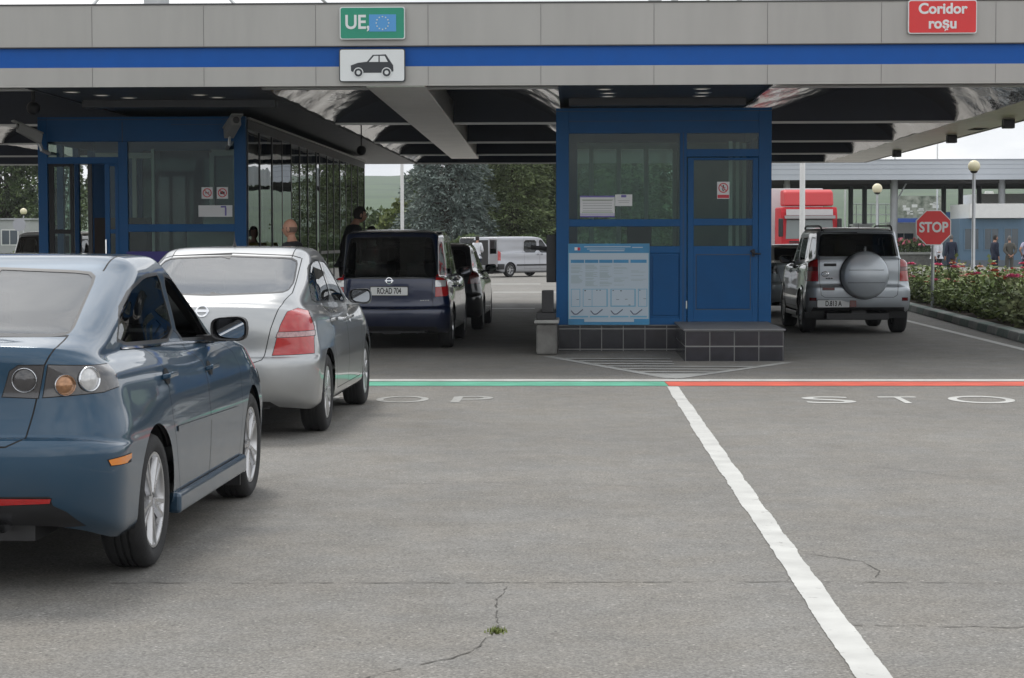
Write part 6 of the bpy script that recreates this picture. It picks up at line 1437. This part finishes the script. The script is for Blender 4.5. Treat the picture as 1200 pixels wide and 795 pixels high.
def leafmesh(name, centres, dirs, size, m_, parent, aspect=.5, jit=.5, tri=True):
    """many small leaf faces; centres (n,3), dirs (n,3) growth direction"""
    n = len(centres); d = dirs/np.maximum(1e-6, np.linalg.norm(dirs, axis=1))[:, None]; rnd = rng.normal(size=(n, 3)); d = d+rnd*jit; d /= np.linalg.norm(d, axis=1)[:, None]
    u = np.cross(d, rng.normal(size=(n, 3))); u /= np.linalg.norm(u, axis=1)[:, None]; s_ = (size*rng.uniform(.6, 1.4, n))[:, None]
    a = centres; b_ = centres+d*s_*.5+u*s_*aspect*.5; c_ = centres+d*s_; e_ = centres+d*s_*.5-u*s_*aspect*.5
    co = np.stack([a, b_, c_, e_], 1).reshape(-1, 3); me = bpy.data.meshes.new(name); me.vertices.add(4*n); me.vertices.foreach_set('co', co.ravel())
    me.loops.add(4*n); me.loops.foreach_set('vertex_index', np.arange(4*n)); me.polygons.add(n); me.polygons.foreach_set('loop_start', np.arange(0, 4*n, 4)); me.polygons.foreach_set('loop_total', np.full(n, 4))
    me.materials.append(m_); me.update(); me.validate(); return link(name, me, parent)
M_bark = mat('bark', (.075, .055, .04), .95, two=(.04, .03, .022), vscale=8, bump=.6, bscale=15)
F_spruce = mat('blue_spruce_needles', (.21, .25, .225), .7, two=(.09, .125, .11), vscale=.9, island=.35)
F_pine = mat('pine_needles', (.18, .22, .09), .7, two=(.075, .11, .042), vscale=.7, island=.35)
F_leaf = mat('broad_leaves', (.13, .17, .065), .6, two=(.05, .085, .03), vscale=.8, island=.4); F_lime = mat('lime_leaves', (.19, .22, .06), .6, two=(.10, .14, .04), vscale=1.2, island=.35)
def conifer(name, lab, x, y, h, r, m_, nb=110, seed=1, leaf=.20, per=150, droop=.25, base=.8, brown=False):
    rs = np.random.default_rng(seed); t = thing(name, lab, 'tree', (x, y, 0)); m = MB(); m.tube([(0, 0, 0), (.05, 0, h*.5), (0, 0, h*.98)], [h*.022+.07, h*.012+.05, .02], 9); cen = []; dr = []
    for k in range(nb):
        f = (k+.5)/nb; z = base+(h-base)*f**.92; L = r*(1-f)**.75*rs.uniform(.6, 1.12)+.25; a = k*2.399+rs.uniform(-.3, .3); dx, dy = math.cos(a), math.sin(a); n = max(10, int(per*(L/r)))
        p = [Vector((0, 0, z)), Vector((dx*L*.5, dy*L*.5, z+L*.08)), Vector((dx*L, dy*L, z-L*droop))]
        if L > .6: m.tube(p, [.05*L/r+.015, .025, .008], 4)
        u = rs.uniform(.10, 1, n)**.75; wdt = L*.26*(1-u*.55); s_ = rs.normal(size=n)*wdt; hgt = -np.abs(rs.normal(size=n))*.16*L*.5+rs.normal(size=n)*.06
        zz = z+np.where(u < .5, u*2*L*.08, L*.08-(u-.5)*2*L*(.08+droop))
        cen.append(np.stack([dx*L*u-dy*s_, dy*L*u+dx*s_, zz+hgt], 1)); dr.append(np.tile([dx, dy, -.15-droop*.5], (n, 1))+np.stack([-dy*s_, dx*s_, 0*s_], 1)*1.5)
    m.build('trunk', M_bark, t, smooth=60); leafmesh('crown', np.concatenate(cen), np.concatenate(dr), leaf, m_, t, .30, .45); return t
def broadleaf(name, lab, x, y, h, r, m_, seed=1, clumps=60, per=130, leaf=.22, th=.35, weep=0., flat=1.):
    rs = np.random.default_rng(seed); t = thing(name, lab, 'tree', (x, y, 0)); m = MB(); zc_ = h*(1+th)/2; rz_ = h*(1-th)/2; m.tube([(0, 0, 0), (.08, .05, h*th), (0, 0, h*.75)], [.06+h*.018, .04+h*.012, .03], 9); cen = []; dr = []
    for k in range(clumps):
        v_ = rs.normal(size=3); v_ /= np.linalg.norm(v_); q = rs.uniform(.35, 1.0)**.5; c = np.array([v_[0]*r*q, v_[1]*r*q, zc_+v_[2]*rz_*q]); cr_ = r*rs.uniform(.14, .30)
        if k % 3 == 0: m.tube([(0, 0, h*th*rs.uniform(.8, 1.5)), tuple(c*[.5, .5, 1]-[0, 0, .3]), tuple(c)], [.06, .035, .01], 5)
        n = int(per*rs.uniform(.6, 1.3)); g_ = rs.normal(size=(n, 3)); g_ /= np.linalg.norm(g_, axis=1)[:, None]; g_ *= (rs.uniform(.3, 1, n)**.6)[:, None]*cr_; g_[:, 2] *= flat
        if weep: g_[:, 2] = -np.abs(g_[:, 2])*(1+weep*3)
        cen.append(c+g_); dr.append(g_+np.array([0, 0, -weep]))
    m.build('trunk', M_bark, t, smooth=60); leafmesh('crown', np.concatenate(cen), np.concatenate(dr), leaf, m_, t, .55, .6); return t
conifer('spruce_tree', 'tall blue spruce with a bare brown stem beyond the flagpole', -7.3, 118, 12.5, 3.3, F_spruce, 150, 3, .24, 420, .30, .9)
conifer('pine_tree', 'dark green pine nearest the spruce', -3.6, 121, 12.0, 3.1, F_pine, 150, 4, .24, 380, .10, .8)
conifer('pine_tree', 'green pine behind the panel van, next to the blue booth', -.9, 124, 12.5, 3.6, F_pine, 150, 5, .24, 400, .12, .8)
conifer('pine_tree', 'pine mostly hidden behind the booth with the poster', 3.5, 122, 12, 3.6, F_pine, 110, 6, .3, 220, .15, .8)
broadleaf('oak_tree', 'broad dark tree filling the gap behind spruce and pines', -5.4, 131, 9.5, 4.6, F_leaf, 7, 90, 300, .26, .15)
broadleaf('oak_tree', 'broad dark tree behind the pine nearest the booth', 1.2, 134, 10, 5.2, F_leaf, 8, 90, 300, .26, .12)
broadleaf('willow_tree', 'pale yellow-green weeping willow in front of the hill', -10.6, 126, 4.3, 1.5, F_lime, 9, 60, 90, .28, .2, .8)
broadleaf('shrub_tree', 'small round green tree low beside the willow', -12.4, 128, 3.6, 1.5, F_leaf, 10, 30, 90, .25, .1)
for i, (x, y, h, r_, lab) in enumerate(((-38.2, 150, 13, 3.4, 'tall leafy tree in the gap left of the booth, nearest the post'), (-42.5, 152, 14, 3.8, 'tall leafy tree in the gap beside the booth, middle one'), (-47.5, 150, 12, 3.6, 'tall leafy tree in the gap beside the booth, outermost'), (-33.5, 158, 12, 3.4, 'leafy tree hidden mostly behind the sliding-door booth'))):
    broadleaf('poplar_tree', lab, x, y, h, r_, F_leaf, 20+i, 90, 220, .26, .08)
conifer('spruce_tree', 'small blue spruce low beside the pale outbuilding', -39.5, 126, 5.2, 1.9, F_spruce, 70, 12, .28, 110, .25, .4)
def hedge(lab, x0_, x1_, y, d, h, m_, n=5000, leaf=.12):
    t = thing('hedge', lab, 'hedge', ((x0_+x1_)/2, y, 0)); u = rng.uniform(size=(n, 3)); top = h*(.85+.15*np.sin(u[:, 0]*37)); c = np.stack([(u[:, 0]-.5)*(x1_-x0_), (u[:, 1]-.5)*d, np.maximum(.05, top*u[:, 2]**.4)], 1)
    leafmesh('foliage', c, c*[0, .3, .6]+[0, 0, .3], leaf, m_, t, .6, .8)
hedge('bright green clipped hedge left of the round sign', -24, -18.5, 70, 1.2, 1.15, F_lime); hedge('dark shrub belt along the foot of the conifers', -13, 6, 114, 2.5, 1.7, F_leaf, 16000, .22)
# low masonry planter wall with flowers by the stop sign
t = thing('planter_wall', 'pale low planter wall behind the stop sign', 'wall', (20.3, 119, 0)); m = MB(); m.box(17.3, 20.75, 118.2, 119.6, 0, .65); m.build('wall', M_conc, t, True); m = MB(); m.box(17.2, 20.8, 118.1, 119.7, .655, .78); m.build('coping', M_cap, t, True)
c = rng.uniform(size=(2500, 3))*[3.3, 1.1, .7]+[17.4-20.3, -.5, .75]; leafmesh('planting', c, c*0+[0, 0, 1], .14, F_leaf, t, .6, .9); c = rng.uniform(size=(160, 3))*[3.3, 1.1, .3]+[17.4-20.3, -.5, 1.2]; leafmesh('flowers', c, c*0+[0, -1, .3], .2, mat('pink_petal', (.62, .16, .22), .6), t, 1., .5)
# kerb with alternating blocks, soil, rose bushes
def kx(y): return 6.62+(y-30)*.0385 if y > 27 else 6.50+(y-27)*.02
kt = thing('rose_bed_kerb', 'low kerb of grey and faded green blocks round the rose bed', 'kerb', (6.8, 38, 0)); Mk1 = mat('kerb_pale', (.50, .51, .48), .85, two=(.32, .33, .32), vscale=4, bump=.3); Mk2 = mat('kerb_green', (.22, .30, .27), .85, two=(.34, .38, .35), vscale=5, bump=.3)
yy = 22.0; k = 0
while yy < 54:
    m = MB(); a, b_ = kx(yy), kx(yy+.99); m.add([(a, yy+.01, 0), (a+.26, yy+.01, 0), (b_+.26, yy+.98, 0), (b_, yy+.98, 0), (a+.03, yy+.01, .135), (a+.26, yy+.01, .14), (b_+.26, yy+.98, .14), (b_+.03, yy+.98, .135)], [(0, 3, 2, 1), (4, 5, 6, 7), (0, 1, 5, 4), (1, 2, 6, 5), (2, 3, 7, 6), (3, 0, 4, 7)])
    m.build('kerb_block', Mk1 if k % 2 else Mk2, kt, True, bevel=.02); yy += 1.0; k += 1
m = MB(); m.add([(kx(22)+.2, 22, .10), (22, 22, .10), (22, 54, .10), (kx(54)+.2, 54, .10)], [(0, 1, 2, 3)]); struct('bed_soil', m, mat('soil', (.10, .075, .055), .95, two=(.05, .038, .028), vscale=6, bump=.8, bscale=30))
F_rose = mat('rose_leaves', (.29, .34, .12), .55, two=(.12, .19, .055), vscale=2.2, island=.45); F_rose2 = mat('rose_leaves_pale', (.34, .36, .18), .6, two=(.15, .20, .09), vscale=2.5, island=.4)
PET = [mat('rose_pink', (.78, .14, .30), .5, island=.2), mat('rose_red', (.55, .02, .03), .5, island=.2), mat('rose_salmon', (.72, .20, .13), .5, island=.2), mat('rose_pale', (.72, .46, .36), .5, island=.2)]
def rose_variant(i):
    t = thing('rose_bush', None, None, (0, 0, -50)); rs = np.random.default_rng(100+i); m = MB(); cen = []; dr = []; tips = []
    for k in range(16):
        a = rs.uniform(0, 6.28); L = rs.uniform(.2, .55); h = rs.uniform(.45, 1.0); p = [Vector((0, 0, 0)), Vector((math.cos(a)*L*.4, math.sin(a)*L*.4, h*.5)), Vector((math.cos(a)*L, math.sin(a)*L, h))]; m.tube(p, [.008, .006, .004], 4)
        tips.append(p[2]); n = 40; u = rs.uniform(.12, 1, n); q = np.stack([math.cos(a)*L*u**1.2, math.sin(a)*L*u**1.2, h*u], 1)+rs.normal(size=(n, 3))*.085; cen.append(q); dr.append(rs.normal(size=(n, 3))+[0, 0, .4])
    q = np.concatenate(cen); q[:, 2] = np.maximum(q[:, 2], .03); m.build('stems', M_bark, t); leafmesh('foliage', q, np.concatenate(dr), .098, F_rose2 if i % 4 == 3 else F_rose, t, .62, .4)
    tips.sort(key=lambda q: -q.z)
    for k in range((3, 0, 1, 2, 0, 1)[i % 6]):
        tp = tips[k]+Vector((0, 0, .02)); m = MB(); r0 = .055+.035*rs.random()
        for ring, (cnt, rr, tl) in enumerate(((3, .25, 1.4), (5, .5, 1.1), (7, .8, .7), (8, 1.0, .25))):
            for j in range(cnt):
                a = j*6.283/cnt+ring*.5; c0 = Vector((math.cos(a)*r0*rr*.5, math.sin(a)*r0*rr*.5, 0)); o_ = Vector((math.cos(a), math.sin(a), tl)).normalized()*r0; s_ = Vector((-math.sin(a), math.cos(a), 0))*r0*.45
                m.add([tp+c0, tp+c0+o_*.6+s_, tp+c0+o_+Vector((0, 0, .01)), tp+c0+o_*.6-s_], [(0, 1, 2, 3)])
        m.build('blossom', PET[(i+k) % 4], t)
    return t
LAB = ['leafy rose bush with several blossoms in the kerbside bed', 'plain green rose bush without blossoms in the kerbside bed', 'rose bush with a single salmon blossom in the kerbside bed', 'pale-leaved rose bush with two blossoms in the kerbside bed', 'dense rose bush without blossoms deep in the bed', 'rose bush with one pink blossom in the kerbside bed']
vars_ = [rose_variant(i) for i in range(6)]; used = set(); random.seed(21); cnt = 0
y = 26.4
while y < 52.5:
    xr = min(14.5, (1200-674)*y/2400+1.5); x = kx(y)+.72
    while x < xr:
        i = random.choice((0, 1, 2, 3, 4, 5, 1, 4, 3)); 
        o = vars_[i] if i not in used else copy_tree(vars_[i])
        used.add(i); s_ = random.uniform(.78, 1.08); o.location = (x+random.uniform(-.15, .15), y+random.uniform(-.2, .2), .09); o.rotation_euler = (0, 0, random.uniform(0, 6.28)); o.scale = (s_*1.1, s_*1.1, s_*random.uniform(.62, .84))
        o['label'] = LAB[i]; o['category'] = 'rose bush'; o['group'] = 'rose bushes in the kerbside bed' ; cnt += 1
        x += .80
    y += .78
for i in range(6):
    if i not in used: 
        for ch in list(vars_[i].children): bpy.data.objects.remove(ch)
        bpy.data.objects.remove(vars_[i])

# ================================================================== AIR
hz = MB(); hz.box(-1550, 1550, -55, 1750, -1.0, 75); ho = hz.build('haze', [], None); hm = bpy.data.materials.new('haze_air'); hm.use_nodes = True; hm.node_tree.nodes.clear()
ho_ = hm.node_tree.nodes.new('ShaderNodeOutputMaterial'); hv = hm.node_tree.nodes.new('ShaderNodeVolumePrincipled'); hv.inputs['Color'].default_value = (.86, .90, .95, 1); hv.inputs['Density'].default_value = .00019; hv.inputs['Anisotropy'].default_value = .2
hm.node_tree.links.new(hv.outputs[0], ho_.inputs['Volume']); ho.data.materials.append(hm); setp(ho, kind='stuff', label='thin pale haze over the valley and far hill', cat='haze')
